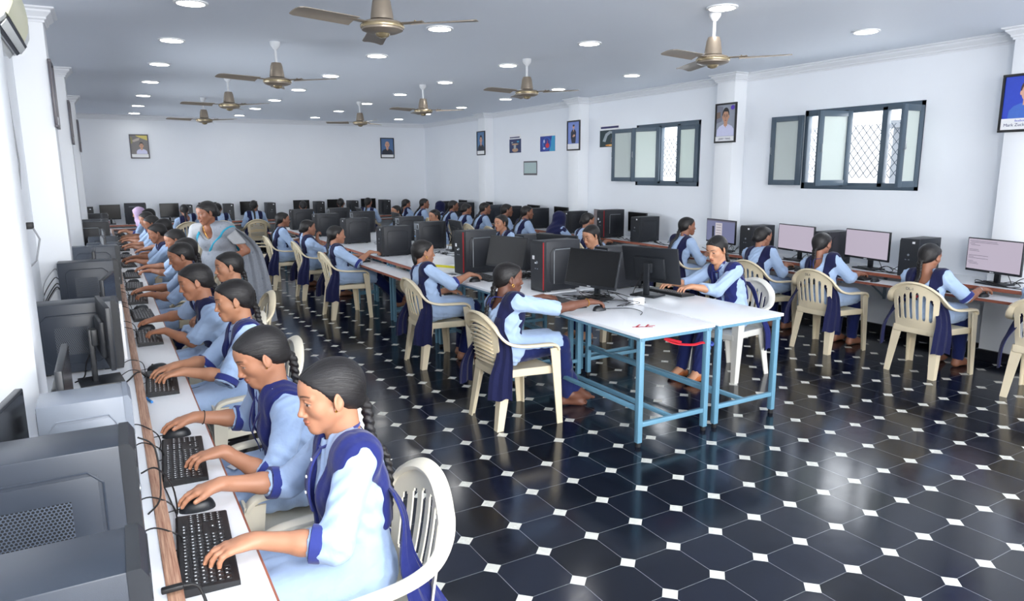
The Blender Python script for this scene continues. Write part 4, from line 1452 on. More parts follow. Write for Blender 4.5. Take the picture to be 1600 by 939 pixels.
cable('thin black lead curling from the mouse across the near white table', [(3.12, 4.06, z + 0.01), (3.24, 4.04, z + 0.005), (3.34, 3.98, z + 0.004), (3.32, 3.84, z + 0.004), (3.24, 3.76, z + 0.004)], 0.0024)
for j in range(8):
    cx, cy = 3.55, 5.75
    pts = [(cx + rr.uniform(-.2, .2), cy + rr.uniform(-.2, .2), z + 0.005 + min(0.045, abs(rr.gauss(0, .03))) * (0 if q in (0, 5) else 1)) for q in range(6)]
    cable('tangle of black cables on the second pair of white tables', pts, 0.0035, group='cable tangle on the second white tables')
# ribbon tied to the legs
r = thing('tied_ribbon', 'red ribbon with blue end tied to the near white table leg', 'ribbon', (3.79, 3.32, 0.62))
MB().tube(smooth_path([(-0.22, 0.02, 0.03), (-0.30, 0.10, 0.05), (-0.25, 0.05, 0.02), (-0.12, 0.02, 0.0), (-0.05, 0.0, 0.01), (0.0, -0.005, 0.0)], 6), 0.006, 'strap_red', 8, flat=(0.011, 0.003)).build('band', r).location = (-0.33, 0.0, 0)
MB().tube(smooth_path([(0, 0, 0), (0.02, -0.025, -0.01), (0.05, 0.0, -0.005), (0.03, 0.03, 0.0), (0.0, 0.01, -0.01), (0.02, -0.015, -0.04)], 6), 0.01, 'strap_blue', 8).build('knot', r).location = (-0.335, 0.0, 0)
# island beyond
tag(MB().box((3.20, 7.35, ZT + 0.04), (0.34, 0.42, 0.08), 'label_white', 0.004).build('white_carton'), 'low white carton lying on the island desk behind the white tables', 'box')
m = MB().tube(smooth_path([(2.93, 7.02, ZT + 0.012), (3.05, 6.98, ZT + 0.02), (3.18, 6.86, ZT + 0.012), (3.24, 6.75, ZT + 0.006)], 6), 0.008, 'tape_yellow', 8, flat=(0.016, 0.003))
tag(m.build('yellow_tape'), 'crumpled yellow tape lying on the island desk edge', 'tape')
r = thing('mobile_phone', 'white mobile phone lying on table edge beside the yellow tape', 'phone', (2.95, 6.30, z))
MB().box((0, 0, 0.004), (0.075, 0.15, 0.008), 'phone_white', 0.003).build('body', r)
MB().box((0, 0, 0.0083), (0.066, 0.135, 0.0006), 'screen_off', 0).build('screen', r)
it = [('D', 3.10, 8.32, PI + .03, 'black tower on the island desk beside the girl with outstretched legs'),
      ('D', 3.17, 10.12, PI + .03, 'black tower on the island aisle side, second beyond the white tables'),
      ('D', 3.12, 11.55, PI + .03, 'black tower on the island aisle side, third beyond the white tables'),
      ('D', 3.12, 13.2, PI + .03, 'black tower on the island aisle side, farthest'),
      ('D', 3.80, 8.80, 0.03, 'black tower on the island window side, nearest beyond the white tables'),
      ('D', 3.98, 10.0, 0.03, 'black tower on the island window side, second beyond the white tables'),
      ('D', 3.85, 11.85, 0.03, 'black tower on the island window side, third beyond the white tables'),
      ('D', 3.85, 13.3, 0.03, 'black tower on the island window side, farthest')]
for st, x, y, a, lb in it:
    TWR[st]((x, y, ZT), a, lb, G_T)
for x, y, lb in ((3.98, 8.35, 'monitor seen from behind on the island, nearest beyond the white tables'), (3.98, 10.55, 'monitor seen from behind on the island, second beyond the white tables'), (3.98, 12.4, 'monitor seen from behind at the far end of the island')):
    MON['tilt']((x, y, ZT), math.radians(-7), lb, G_M)
for i, y in enumerate((8.62, 10.1, 11.2, 12.6)):
    KEYB((2.73, y, ZK - 0.01), PI, 'black keyboard on the island aisle-side shelf, %s' % ['nearest', 'second', 'third', 'farthest'][i], G_K)
for i, (cx, cy) in enumerate(((3.4, 8.2), (3.45, 9.6), (3.6, 7.9))):
    for j in range(7):
        pts = [(cx + rr.uniform(-.14, .14), cy + rr.uniform(-.2, .2), ZT + 0.005 + min(0.04, abs(rr.gauss(0, .03))) * (0 if q in (0, 5) else 1)) for q in range(6)]
        cable('tangle of cables on the island desk, %s' % ('near first tower', 'near second tower', 'behind white carton')[i], pts, 0.0035, 'cable_grey' if j % 3 == 0 else 'cable_black', group='cable heaps on the island')

heaps_done()
# ------------------------------------------------------------------ smooth solid bodies (signed distance -> one closed mesh)
def smin(a, b, k):
    h = np.maximum(k - np.abs(a - b), 0.0) / k
    return np.minimum(a, b) - h * h * k * 0.25

def V3(*a):
    return np.array(a, dtype=np.float64)

def nrm(v):
    return v / (np.linalg.norm(v) + 1e-12)

class Grid:
    def __init__(s, xs, ys, zs):
        s.ax = [np.asarray(a, np.float32) for a in (xs, ys, zs)]
        s.F = np.full([len(a) for a in s.ax], 1.0, np.float32)

    def sl(s, lo, hi):
        out = []
        for a, l, h in zip(s.ax, lo, hi):
            i0 = int(np.searchsorted(a, l)); i1 = int(np.searchsorted(a, h))
            i0 = max(0, i0 - 1); i1 = min(len(a), i1 + 1)
            if i1 - i0 < 1:
                return None
            out.append(slice(i0, i1))
        return tuple(out)

    def P(s, sl):
        x = s.ax[0][sl[0]][:, None, None]; y = s.ax[1][sl[1]][None, :, None]; z = s.ax[2][sl[2]][None, None, :]
        return x, y, z

    def put(s, sl, d, k, mode):
        f = s.F[sl]
        if mode == '+':
            s.F[sl] = smin(f, d, k) if k > 0 else np.minimum(f, d)
        elif mode == '-':
            s.F[sl] = -smin(-f, d, k) if k > 0 else np.maximum(f, -d)

    def cone(s, a, b, ra, rb, k=0.02, mode='+', off=0.0, sq=None):
        """Tapered capsule; sq=(axis vector, factor) squashes it along a direction."""
        a = np.asarray(a, float); b = np.asarray(b, float); ra += off; rb += off
        m = max(ra, rb) * (sq[1] if sq and sq[1] > 1 else 1) + k + 0.016
        sl = s.sl(np.minimum(a, b) - m, np.maximum(a, b) + m)
        if sl is None: return s
        x, y, z = s.P(sl)
        ba = b - a; L2 = float(ba @ ba) + 1e-12
        px, py, pz = x - a[0], y - a[1], z - a[2]
        t = np.clip((px * ba[0] + py * ba[1] + pz * ba[2]) / L2, 0, 1)
        dx, dy, dz = px - t * ba[0], py - t * ba[1], pz - t * ba[2]
        if sq:
            n, f = nrm(np.asarray(sq[0], float)), sq[1]
            q = dx * n[0] + dy * n[1] + dz * n[2]
            g = (1.0 / f - 1.0) * q
            dx, dy, dz = dx + g * n[0], dy + g * n[1], dz + g * n[2]
        d = np.sqrt(dx * dx + dy * dy + dz * dz) - (ra + t * (rb - ra))
        s.put(sl, d.astype(np.float32), k, mode)
        return s

    def ell(s, c, r, R=None, k=0.02, mode='+', off=0.0):
        c = np.asarray(c, float); r = np.asarray(r, float) + off
        m = max(r) + k + 0.016
        sl = s.sl(c - m, c + m)
        if sl is None: return s
        x, y, z = s.P(sl)
        p = [x - c[0], y - c[1], z - c[2]]
        if R is not None:
            q = [p[0] * R[0][i] + p[1] * R[1][i] + p[2] * R[2][i] for i in range(3)]
        else:
            q = p
        q = [q[i] / r[i] for i in range(3)]
        k0 = np.sqrt(q[0]**2 + q[1]**2 + q[2]**2)
        k1 = np.sqrt((q[0]/r[0])**2 + (q[1]/r[1])**2 + (q[2]/r[2])**2) + 1e-9
        d = k0 * (k0 - 1.0) / k1
        s.put(sl, d.astype(np.float32), k, mode)
        return s

    def sclip(s, fn, k):
        x, y, z = s.ax[0][:, None, None], s.ax[1][None, :, None], s.ax[2][None, None, :]
        s.F = -smin(-s.F, -fn(x, y, z).astype(np.float32), k)
        return s

    def clip(s, fn):
        """Intersect with fn(x, y, z) < 0."""
        x, y, z = s.ax[0][:, None, None], s.ax[1][None, :, None], s.ax[2][None, None, :]
        s.F = np.maximum(s.F, fn(x, y, z).astype(np.float32))
        return s

    def mesh(s):
        F = s.F; X, Y, Z = s.ax
        S = F < 0
        n = [F.shape[i] - 1 for i in range(3)]
        cnt = np.zeros(n, np.int8)
        for i in (0, 1):
            for j in (0, 1):
                for k in (0, 1):
                    cnt += S[i:i+n[0], j:j+n[1], k:k+n[2]]
        mask = (cnt > 0) & (cnt < 8)
        ci, cj, ck = np.nonzero(mask)
        N = len(ci)
        if N == 0:
            return np.zeros((0, 3)), np.zeros((0, 4), int)
        idx = np.full(n, -1, np.int32); idx[ci, cj, ck] = np.arange(N)
        acc = np.zeros((N, 3)); w = np.zeros(N)
        corners = [(i, j, k) for i in (0, 1) for j in (0, 1) for k in (0, 1)]
        val = {c: F[ci + c[0], cj + c[1], ck + c[2]].astype(np.float64) for c in corners}
        pos = {c: np.stack([X[ci + c[0]], Y[cj + c[1]], Z[ck + c[2]]], 1).astype(np.float64) for c in corners}
        for c in corners:
            for a in range(3):
                if c[a] == 0:
                    e = list(c); e[a] = 1; e = tuple(e)
                    f0, f1 = val[c], val[e]
                    m = (f0 < 0) != (f1 < 0)
                    t = np.where(m, f0 / (f0 - f1 + 1e-20), 0)
                    q = pos[c] + (pos[e] - pos[c]) * t[:, None]
                    acc[m] += q[m]; w[m] += 1
        V = acc / w[:, None]
        quads = []
        for a in range(3):
            b, c = (a + 1) % 3, (a + 2) % 3
            s0 = [slice(None)] * 3; s1 = [slice(None)] * 3
            s0[a] = slice(0, -1); s1[a] = slice(1, None)
            A, B = S[tuple(s0)], S[tuple(s1)]
            cr = A != B
            e = np.array(np.nonzero(cr)).T
            ok = (e[:, b] > 0) & (e[:, b] < n[b]) & (e[:, c] > 0) & (e[:, c] < n[c])
            e = e[ok]
            if len(e) == 0: continue
            flip = ~A[tuple(e.T)]
            def cell(db, dc):
                q = e.copy(); q[:, b] -= db; q[:, c] -= dc
                return idx[q[:, 0], q[:, 1], q[:, 2]]
            q = np.stack([cell(1, 1), cell(0, 1), cell(0, 0), cell(1, 0)], 1)
            q[flip] = q[flip][:, ::-1]
            quads.append(q)
        return V, np.concatenate(quads)

def axis(lo, hi, coarse, fine=()):
    """Grid line positions, spaced `coarse` and finer inside the listed (lo, hi, step) spans."""
    out = [lo]
    x = lo
    while x < hi:
        h = coarse
        for a, b, s in fine:
            if a - s <= x <= b:
                h = min(h, s)
            elif x < a:
                h = min(h, max(s, (a - x) * 0.7, 1e-3)) if a - x < coarse * 1.5 else h
        x += h
        out.append(x)
    return np.array(out)

def np_obj(name, V, Q, material, parent, cols=None, matidx=None, smooth_it=0):
    me = bpy.data.meshes.new(name)
    nV, nQ = len(V), len(Q)
    if smooth_it:
        ia = np.concatenate([Q[:, a] for a in (0, 1, 2, 3)] + [Q[:, a] for a in (1, 2, 3, 0)])
        ib = np.concatenate([Q[:, a] for a in (1, 2, 3, 0)] + [Q[:, a] for a in (0, 1, 2, 3)])
        w = np.maximum(np.bincount(ia, minlength=nV), 1)[:, None]
        for _ in range(smooth_it):
            acc = np.stack([np.bincount(ia, weights=V[ib, c], minlength=nV) for c in range(3)], 1)
            V = V * 0.45 + 0.55 * acc / w
    me.vertices.add(nV); me.vertices.foreach_set('co', V.astype(np.float32).ravel())
    me.loops.add(nQ * 4); me.loops.foreach_set('vertex_index', Q.astype(np.int32).ravel())
    me.polygons.add(nQ)
    me.polygons.foreach_set('loop_start', np.arange(0, nQ * 4, 4, dtype=np.int32))
    me.polygons.foreach_set('loop_total', np.full(nQ, 4, np.int32))
    me.polygons.foreach_set('use_smooth', np.ones(nQ, bool))
    me.materials.append(MATS[material])
    if cols is not None:
        at = me.color_attributes.new('tint', 'FLOAT_COLOR', 'POINT')
        at.data.foreach_set('color', np.concatenate([cols, np.ones((nV, 1))], 1).astype(np.float32).ravel())
    me.update(calc_edges=True)
    o = bpy.data.objects.new(name, me)
    COL.objects.link(o)
    o.parent = parent
    return o

# ------------------------------------------------------------------ materials of people
def tint_mat(name, rough, sss=0.0, bump=0.0, bscale=300):
    m = mat(name, (0.5, 0.5, 0.5, 1), rough, bump=bump, bscale=bscale, sss=sss)
    nt = m.node_tree
    a = nt.nodes.new('ShaderNodeVertexColor'); a.layer_name = 'tint'
    nt.links.new(a.outputs['Color'], nt.nodes['Principled BSDF'].inputs['Base Color'])
    return m
tint_mat('skin_tint', 0.5, sss=0.05, bump=0.03, bscale=260)
def cloth(name, rgb, rough=0.8, var=0.06, sheen=0.15):
    m = mat(name, S(*rgb), rough, spec=0.25, var=var, vscale=14, bump=0.6, bscale=20, sheen=sheen)
    return name
cloth('tunic_blue', (170, 193, 226))
cloth('tunic_near_dimmed', (160, 182, 216))  # tunic_blue cloth darkened to offset the strong light near the camera
cloth('sash_navy', (22, 26, 66), 0.85)
cloth('sash_near_lit', (28, 36, 98), 0.85)  # same navy sash, light painted in: brighter copy for the near girls
cloth('trouser_navy', (22, 34, 88), 0.8)
cloth('collar_navy', (46, 56, 126), 0.8)
cloth('lilac_scarf', (206, 180, 214))
cloth('saree_teal', (38, 150, 180))
cloth('blouse_grey', (164, 166, 170))
mat('lanyard_navy', S(34, 42, 110), 0.5)
mat('lanyard_print', S(220, 224, 236), 0.5)
mat('gold', S(210, 160, 70), 0.25, metal=0.9)
mat('silver', S(200, 202, 206), 0.25, metal=0.9)
mat('thread_black', S(24, 22, 24), 0.7)
mat('hair_band_red', S(150, 30, 50), 0.6)
mat('hair_band_yellow', S(225, 210, 40), 0.6)
mat('sandal_tan', S(186, 108, 62), 0.45, var=0.08)

def hair_mat(name, rgb):
    m = bpy.data.materials.new(name)
    m.use_nodes = True
    nt = m.node_tree; b = nt.nodes['Principled BSDF']
    tc = nt.nodes.new('ShaderNodeTexCoord')
    at = nt.nodes.new('ShaderNodeAttribute'); at.attribute_name = 'strand'
    n = nt.nodes.new('ShaderNodeTexNoise'); n.noise_dimensions = '1D' if False else '3D'
    n.inputs['Scale'].default_value = 1.0; n.inputs['Detail'].default_value = 5; n.inputs['Roughness'].default_value = 0.7
    nt.links.new(at.outputs['Vector'], n.inputs['Vector'])
    mx = nt.nodes.new('ShaderNodeMix'); mx.data_type = 'RGBA'
    mx.inputs['A'].default_value = tuple(c * 0.35 for c in S(*rgb)[:3]) + (1,)
    mx.inputs['B'].default_value = tuple(c * 1.9 for c in S(*rgb)[:3]) + (1,)
    nt.links.new(n.outputs['Fac'], mx.inputs['Factor'])
    nt.links.new(mx.outputs['Result'], b.inputs['Base Color'])
    rr_ = nt.nodes.new('ShaderNodeMapRange')
    rr_.inputs['From Min'].default_value = 0.3; rr_.inputs['From Max'].default_value = 0.7
    rr_.inputs['To Min'].default_value = 0.27; rr_.inputs['To Max'].default_value = 0.55
    nt.links.new(n.outputs['Fac'], rr_.inputs['Value'])
    nt.links.new(rr_.outputs['Result'], b.inputs['Roughness'])
    b.inputs['Specular IOR Level'].default_value = 0.5
    bp = nt.nodes.new('ShaderNodeBump'); bp.inputs['Strength'].default_value = 0.7; bp.inputs['Distance'].default_value = 0.004
    nt.links.new(n.outputs['Fac'], bp.inputs['Height'])
    nt.links.new(bp.outputs['Normal'], b.inputs['Normal'])
    MATS[name] = m
hair_mat('hair_black', (20, 17, 18))

def saree_mat():
    m = mat('saree_grey', S(134, 140, 150), 0.75, spec=0.25, bump=0.3, bscale=22, sheen=0.15)
    nt = m.node_tree; b = nt.nodes['Principled BSDF']
    tc = nt.nodes.new('ShaderNodeTexCoord')
    v = nt.nodes.new('ShaderNodeTexVoronoi'); v.inputs['Scale'].default_value = 11
    nt.links.new(tc.outputs['Object'], v.inputs['Vector'])
    lt_ = nt.nodes.new('ShaderNodeMath'); lt_.operation = 'LESS_THAN'; lt_.inputs[1].default_value = 0.16
    nt.links.new(v.outputs['Distance'], lt_.inputs[0])
    n = nt.nodes.new('ShaderNodeTexNoise'); n.inputs['Scale'].default_value = 60; n.inputs['Detail'].default_value = 4
    nt.links.new(tc.outputs['Object'], n.inputs['Vector'])
    m1 = nt.nodes.new('ShaderNodeMix'); m1.data_type = 'RGBA'
    m1.inputs['A'].default_value = S(124, 130, 141); m1.inputs['B'].default_value = S(152, 157, 166)
    nt.links.new(n.outputs['Fac'], m1.inputs['Factor'])
    m2 = nt.nodes.new('ShaderNodeMix'); m2.data_type = 'RGBA'
    m2.inputs['B'].default_value = S(118, 125, 138)
    nt.links.new(m1.outputs['Result'], m2.inputs['A'])
    nt.links.new(lt_.outputs[0], m2.inputs['Factor'])
    nt.links.new(m2.outputs['Result'], b.inputs['Base Color'])
saree_mat()
# ------------------------------------------------------------------ people
def rotm(yaw, pitch, roll):
    """Local head frame: +X forward, +Y left, +Z up; pitch > 0 looks down, yaw > 0 looks left."""
    cy, sy = math.cos(yaw), math.sin(yaw); cp, sp = math.cos(pitch), math.sin(pitch); cr, sr = math.cos(roll), math.sin(roll)
    Rz = np.array([[cy, -sy, 0], [sy, cy, 0], [0, 0, 1]])
    Ry = np.array([[cp, 0, sp], [0, 1, 0], [-sp, 0, cp]])
    Rx = np.array([[1, 0, 0], [0, cr, -sr], [0, sr, cr]])
    return Rz @ Ry @ Rx

class Fig:
    def __init__(f, name, label, pel, ang, head, hyaw=0.0, hpitch=10.0, hroll=0.0, hands=None, knees=None, ankles=None, skin=(176, 124, 96), hair='braid',
                 sleeve=1.15, cuff=True, res='mid', tunic='tunic_blue', sash='sash_navy', sashw=0.046, scoop=False, eyes=0.5, group=None, extras=(), stand=False, footdir=None,
                 braid_y=0.0, sandal=False, slit=False, hijab=None, build=1.0, tails=True, ring=False, foot_pitch=0.0):
        f.__dict__.update(locals()); f.a = math.radians(ang)
        c, s = math.cos(f.a), math.sin(f.a)
        f.loc = lambda p: V3((p[0] - pel[0]) * c + (p[1] - pel[1]) * s, -(p[0] - pel[0]) * s + (p[1] - pel[1]) * c, p[2])
        f.H = f.loc(head)
        f.HR = rotm(math.radians(hyaw), math.radians(hpitch), math.radians(hroll))
        f.hs = 0.955
        f.root = thing(name, label, 'person', (pel[0], pel[1], 0), f.a, group)
        f.Pz = 0.86 if stand else 0.525
        f.P = V3(0, 0, f.Pz)
        lean = f.H[0]
        f.N = f.H + V3(-0.035 - 0.10 * max(0, lean), 0, -0.148)
        f.ctrl = f.P + V3(-0.035 if not stand else 0.0, 0, 0.24)
        sk = {'hi': 1, 'mid': 2, 'lo': 3}[res]
        f.hf = (0.0026, 0.0042, 0.0075)[sk - 1]; f.hh = (0.0030, 0.0042, 0.0070)[sk - 1]; f.hc = (0.0095, 0.012, 0.016)[sk - 1]
        f.ht = (0.0068, 0.009, 0.013)[sk - 1]; f.hr = (0.0034, 0.0055, 0.009)[sk - 1]
        f.skel()

    def sp(f, t):
        return (1-t)**2 * f.P + 2*t*(1-t) * f.ctrl + t*t * f.N

    def fr(f, t):
        u = nrm(2*(1-t)*(f.ctrl - f.P) + 2*t*(f.N - f.ctrl))
        s = nrm(V3(0, 1, 0) - u * u[1]); return np.cross(s, u), s, u

    def skel(f):
        f.Sj = {}; f.E = {}; f.W = {}; f.hand = {}
        b = f.build
        ff, ss, uu = f.fr(0.88)
        for sd, nm in ((1, 'L'), (-1, 'R')):
            S_ = f.sp(0.885) + ss * 0.150 * sd * b
            spec = (f.hands or {}).get(nm, ('lap', None))
            kind, tgt = spec[0], spec[1]
            if kind == 'lap':
                T = V3(0.30, 0.07 * sd, 0.645); d = nrm(V3(0.9, -0.45 * sd, -0.15))
            elif kind == 'local':
                T = V3(*tgt); d = nrm(V3(*spec[2]))
            else:
                T = f.loc(tgt)
                flat_ = nrm(V3(T[0] - S_[0], T[1] - S_[1], 0))
                d = nrm(0.55 * flat_ + 0.45 * V3(1, 0, 0) + V3(0, 0, -0.10 if kind == 'kb' else -0.18))
            f.hand[nm] = (kind, T, d)
            W_ = T - d * 0.066 + V3(0, 0, 0.004)
            L1, L2 = 0.255 * b, 0.228 * b
            v = W_ - S_; D = np.linalg.norm(v)
            if D > (L1 + L2) * 0.985:
                k = D / ((L1 + L2) * 0.985); L1 *= k; L2 *= k
            aa = (L1*L1 - L2*L2 + D*D) / (2*D); h = math.sqrt(max(0, L1*L1 - aa*aa))
            n = v / D
            pole = spec[3] if len(spec) > 3 else (-0.35, 0.55 * sd, -0.8)
            pl = V3(*pole); pl = nrm(pl - n * (pl @ n))
            f.Sj[nm] = S_; f.E[nm] = S_ + n * aa + pl * h; f.W[nm] = W_
        f.hip = {}; f.knee = {}; f.ank = {}; f.fdir = {}
        for sd, nm in ((1, 'L'), (-1, 'R')):
            f.hip[nm] = f.P + V3(0.0, 0.085 * sd, -0.012)
            f.knee[nm] = V3(*(f.knees or {}).get(nm, (0.405, 0.095 * sd, 0.505)))
            f.ank[nm] = V3(*(f.ankles or {}).get(nm, (0.40, 0.09 * sd, 0.085)))
            if f.stand:
                f.knee[nm] = V3(0.02, 0.08 * sd, 0.46); f.ank[nm] = V3(0.0, 0.08 * sd, 0.08)
            f.fdir[nm] = nrm(V3(*(f.footdir or {}).get(nm, (1, 0.06 * sd, 0))))

    def hp(f, l):
        return f.H + f.HR @ (np.asarray(l, float) * f.hs)

    # ---- shapes
    def torso(f, g, off=0.0, shoulders=True, k=0.05):
        b = f.build
        def R(t):
            a = f.fr(t); return np.stack(a, 1)
        g.ell(f.P + V3(-0.01, 0, 0), (0.122*b, 0.165*b, 0.108), R(0.0), k, off=off)
        g.ell(f.sp(0.28), (0.098*b, 0.130*b, 0.135), R(0.28), k, off=off)
        g.ell(f.sp(0.60), (0.098*b, 0.140*b, 0.150), R(0.6), k, off=off)
        a, s, u = f.fr(0.6)
        for sd in (1, -1):
            g.ell(f.sp(0.60) + a * 0.058 * b + s * 0.062 * sd * b, (0.054*b, 0.056*b, 0.056), None, 0.04, off=off)
        if shoulders:
            a, s, u = f.fr(0.9)
            for sd, nm in ((1, 'L'), (-1, 'R')):
                g.cone(f.sp(0.86) + s * 0.04 * sd, f.Sj[nm], 0.062*b, 0.050*b, 0.04, off=off)
                g.cone(f.N + s * 0.02 * sd - u * 0.01, f.Sj[nm] - s * 0.03 * sd + u * 0.012, 0.040, 0.040*b, 0.035, off=off)
        return g

    def headprims(f, g):
        h = f.hs; R = f.HR
        def E(c, r, k, mode='+'):
            g.ell(f.hp(c), np.asarray(r, float) * h, R, k * h, mode)
        def C(a, b, ra, rb, k, mode='+'):
            g.cone(f.hp(a), f.hp(b), ra * h, rb * h, k * h, mode)
        E((-0.022, 0, 0.030), (0.096, 0.073, 0.078), 0.02)
        E((0.030, 0, 0.040), (0.054, 0.057, 0.050), 0.03)
        E((0.026, 0, -0.024), (0.056, 0.055, 0.070), 0.03)
        for s in (1, -1):
            E((0.044, 0.035*s, -0.022), (0.027, 0.025, 0.026), 0.025)
            C((0.0, 0.049*s, -0.050), (0.056, 0.012*s, -0.097), 0.019, 0.016, 0.028)
            C((0.075, 0.013*s, 0.025), (0.063, 0.046*s, 0.023), 0.0085, 0.0075, 0.014)
        E((0.066, 0, -0.098), (0.017, 0.019, 0.015), 0.02)
        E((0.068, 0, -0.066), (0.020, 0.026, 0.024), 0.02)
        for s in (1, -1):
            E((0.090, 0.031*s, 0.006), (0.016, 0.019, 0.0115), 0.012, '-')
            E((0.0655, 0.031*s, 0.004), (0.0125, 0.0135, 0.0125), 0.002)
            C((0.0765, 0.019*s, 0.0085), (0.0780, 0.031*s, 0.0125), 0.0035, 0.0038, 0.004)
            C((0.0780, 0.031*s, 0.0125), (0.0715, 0.045*s, 0.0080), 0.0038, 0.0032, 0.004)
            C((0.0755, 0.020*s, -0.0035), (0.0720, 0.042*s, -0.0035), 0.0030, 0.0030, 0.006)
        C((0.079, 0, 0.010), (0.0975, 0, -0.032), 0.0066, 0.0080, 0.012)
        E((0.0990, 0, -0.0355), (0.0092, 0.0092, 0.0085), 0.008)
        for s in (1, -1):
            E((0.0885, 0.0110*s, -0.0405), (0.0090, 0.0068, 0.0070), 0.006)
        E((0.0870, 0, -0.0615), (0.0080, 0.0215, 0.0058), 0.004)
        E((0.0855, 0, -0.0715), (0.0085, 0.0185, 0.0068), 0.004)
        for s in (1, -1):
            c = f.hp((-0.012, 0.0800*s, -0.009))
            er = R @ rotm(0.42*s, 0.0, 0.0) @ rotm(0, -0.18, 0.0)
            g.ell(c, V3(0.0205, 0.0070, 0.0315) * h, er, 0.006*h)
            g.ell(c + er @ V3(0.004, 0.008*s, 0.004)*h, V3(0.010, 0.006, 0.017) * h, er, 0.004*h, '-')
            g.ell(f.hp((0.002, 0.0735*s, -0.033)), V3(0.007, 0.0055, 0.009) * h, er, 0.004*h)
        g.cone(f.hp((-0.024, 0, -0.055)), f.N + V3(0, 0, 0.0), 0.046*h, 0.050*h, 0.03)
        g.cone(f.hp((-0.05, 0, -0.03)), f.N + V3(-0.02, 0, -0.02), 0.035*h, 0.045*h, 0.03)

    def handprims(f, g, nm, tips=None):
        sd = 1 if nm == 'L' else -1
        kind, T, d = f.hand[nm]; W = f.W[nm]
        up = V3(0, 0, 1)
        t = nrm(np.cross(up, d)) * (-sd)      # thumb side
        if kind == 'local':
            spec = f.hands[nm]
            if len(spec) > 4:
                t = nrm(V3(*spec[4]) - d * (V3(*spec[4]) @ d))
        n = nrm(np.cross(d, t)) * sd          # palm normal
        if kind != 'local' and n[2] > 0: n = -n
        sc = 0.95; fat = {'hi': 1.0, 'mid': 1.05, 'lo': 1.35}[f.res]
        KT = (0.027, 0.0095, -0.0085, -0.0255)
        LEN = (0.066, 0.074, 0.069, 0.054)
        base = {'kb': (10, 30, 22), 'mouse': (14, 22, 16), 'lap': (12, 25, 20), 'local': (20, 35, 30)}[kind]
        if kind == 'local' and len(f.hands[nm]) > 5:
            base = f.hands[nm][5]
        f.fing = getattr(f, 'fing', [])
        for i in range(4):
            kt = KT[i]
            K = W + d * (0.078 - 0.004 * abs(i - 1)) * sc + t * kt * sc - n * (0.006 - 0.003 * abs(i - 1.3))
            g.cone(W + t * kt * 0.5, K, 0.0150 * fat, 0.0108 * fat, 0.012, sq=(n, 0.9))
            th = math.radians(base[0] + (0, -4, 0, 7)[i])
            p = K
            dd = nrm(d + t * kt * 3.0)
            rr = (0.0090, 0.0083, 0.0074, 0.0064)
            for q, (fl, bend) in enumerate(zip((0.45, 0.30, 0.25), (0, base[1], base[2]))):
                th += math.radians(bend * (1 + 0.10 * (i - 1)))
                e = p + (dd * math.cos(th) + n * math.sin(th)) * LEN[i] * fl * sc
                g.cone(p, e, rr[q] * fat, rr[q+1] * fat, 0.003 if q else 0.006)
                p = e
            f.fing.append((p, dd * math.cos(th) + n * math.sin(th), n * math.cos(th) - dd * math.sin(th)))
        b0 = W + d * 0.020 + t * 0.018
        b1 = b0 + nrm(d * 0.75 + t * 0.62 + n * 0.18) * 0.044 * sc
        b2 = b1 + nrm(d * 0.92 + t * 0.30 + n * 0.22) * 0.030 * sc
        g.cone(b0, b1, 0.0150 * fat, 0.0108 * fat, 0.012); g.cone(b1, b2, 0.0100 * fat, 0.0075 * fat, 0.003)
        f.fing.append((b2, nrm(b2 - b1), n))
        g.cone(W - d * 0.01, W + d * 0.03, 0.0225, 0.0245, 0.02, sq=(n, 0.62))
        return t

    def footprims(f, g, nm, off=0.0, sole=False):
        sd = 1 if nm == 'L' else -1
        A = f.ank[nm]; d = f.fdir[nm]; t = nrm(np.cross(V3(0, 0, 1), d)) * (-sd); u = np.cross(d, np.cross(V3(0, 0, 1), d)); u = nrm(u)
        if u[2] < 0: u = -u
        low = A - u * 0.052
        heel = low - d * 0.030; ball = low + d * 0.115 - u * 0.004
        g.cone(A + u * 0.02, heel, 0.034, 0.029, 0.02, off=off)
        g.cone(A, ball + u * 0.004, 0.032, 0.026, 0.025, off=off, sq=(t, 1.25))
        g.cone(heel, ball, 0.027, 0.026, 0.02, off=off, sq=(t, 1.2))
        if not sole:
            for i, (o, l, r) in enumerate(((0.022, 0.050, 0.0125), (0.006, 0.048, 0.0095), (-0.008, 0.043, 0.0090), (-0.020, 0.037, 0.0085), (-0.031, 0.030, 0.0080))):
                a = ball + t * o * 0.9 - d * 0.005 + u * 0.004
                g.cone(a, a + d * l - u * 0.006, r * 1.1, r, 0.004)

    # ---- meshes
    def make_body(f):
        H, hs = f.H, f.hs
        pts = [f.P, H, f.N] + [f.Sj[n] for n in 'LR'] + [f.E[n] for n in 'LR'] + [f.hand[n][1] for n in 'LR'] + [f.W[n] for n in 'LR'] + [f.knee[n] for n in 'LR'] + [f.ank[n] for n in 'LR'] + [f.ank[n] + f.fdir[n] * 0.18 for n in 'LR']
        pts = np.array(pts)
        lo = pts.min(0) - 0.17; hi = pts.max(0) + 0.17
        lo[2] = max(lo[2], -0.02)
        fine = []
        for a in range(3):
            r = [(H[a] - 0.128, H[a] + 0.128, f.hf)]
            for nm in 'LR':
                kind, T, d = f.hand[nm]
                c = T[a] + d[a] * 0.03
                r.append((c - (0.085 if a < 2 else 0.055), c + (0.085 if a < 2 else 0.055), f.hh))
            if f.res != 'lo' and not f.stand:
                for nm in 'LR':
                    c = f.ank[nm][a] + f.fdir[nm][a] * 0.08
                    if f.res == 'hi' or f.sandal or a != 1:
                        r.append((c - 0.10 if a < 2 else c - 0.09, c + 0.10 if a < 2 else c + 0.03, 0.0065))
            fine.append(r)
        g = Grid(*[axis(lo[a], hi[a], f.hc, fine[a]) for a in range(3)])
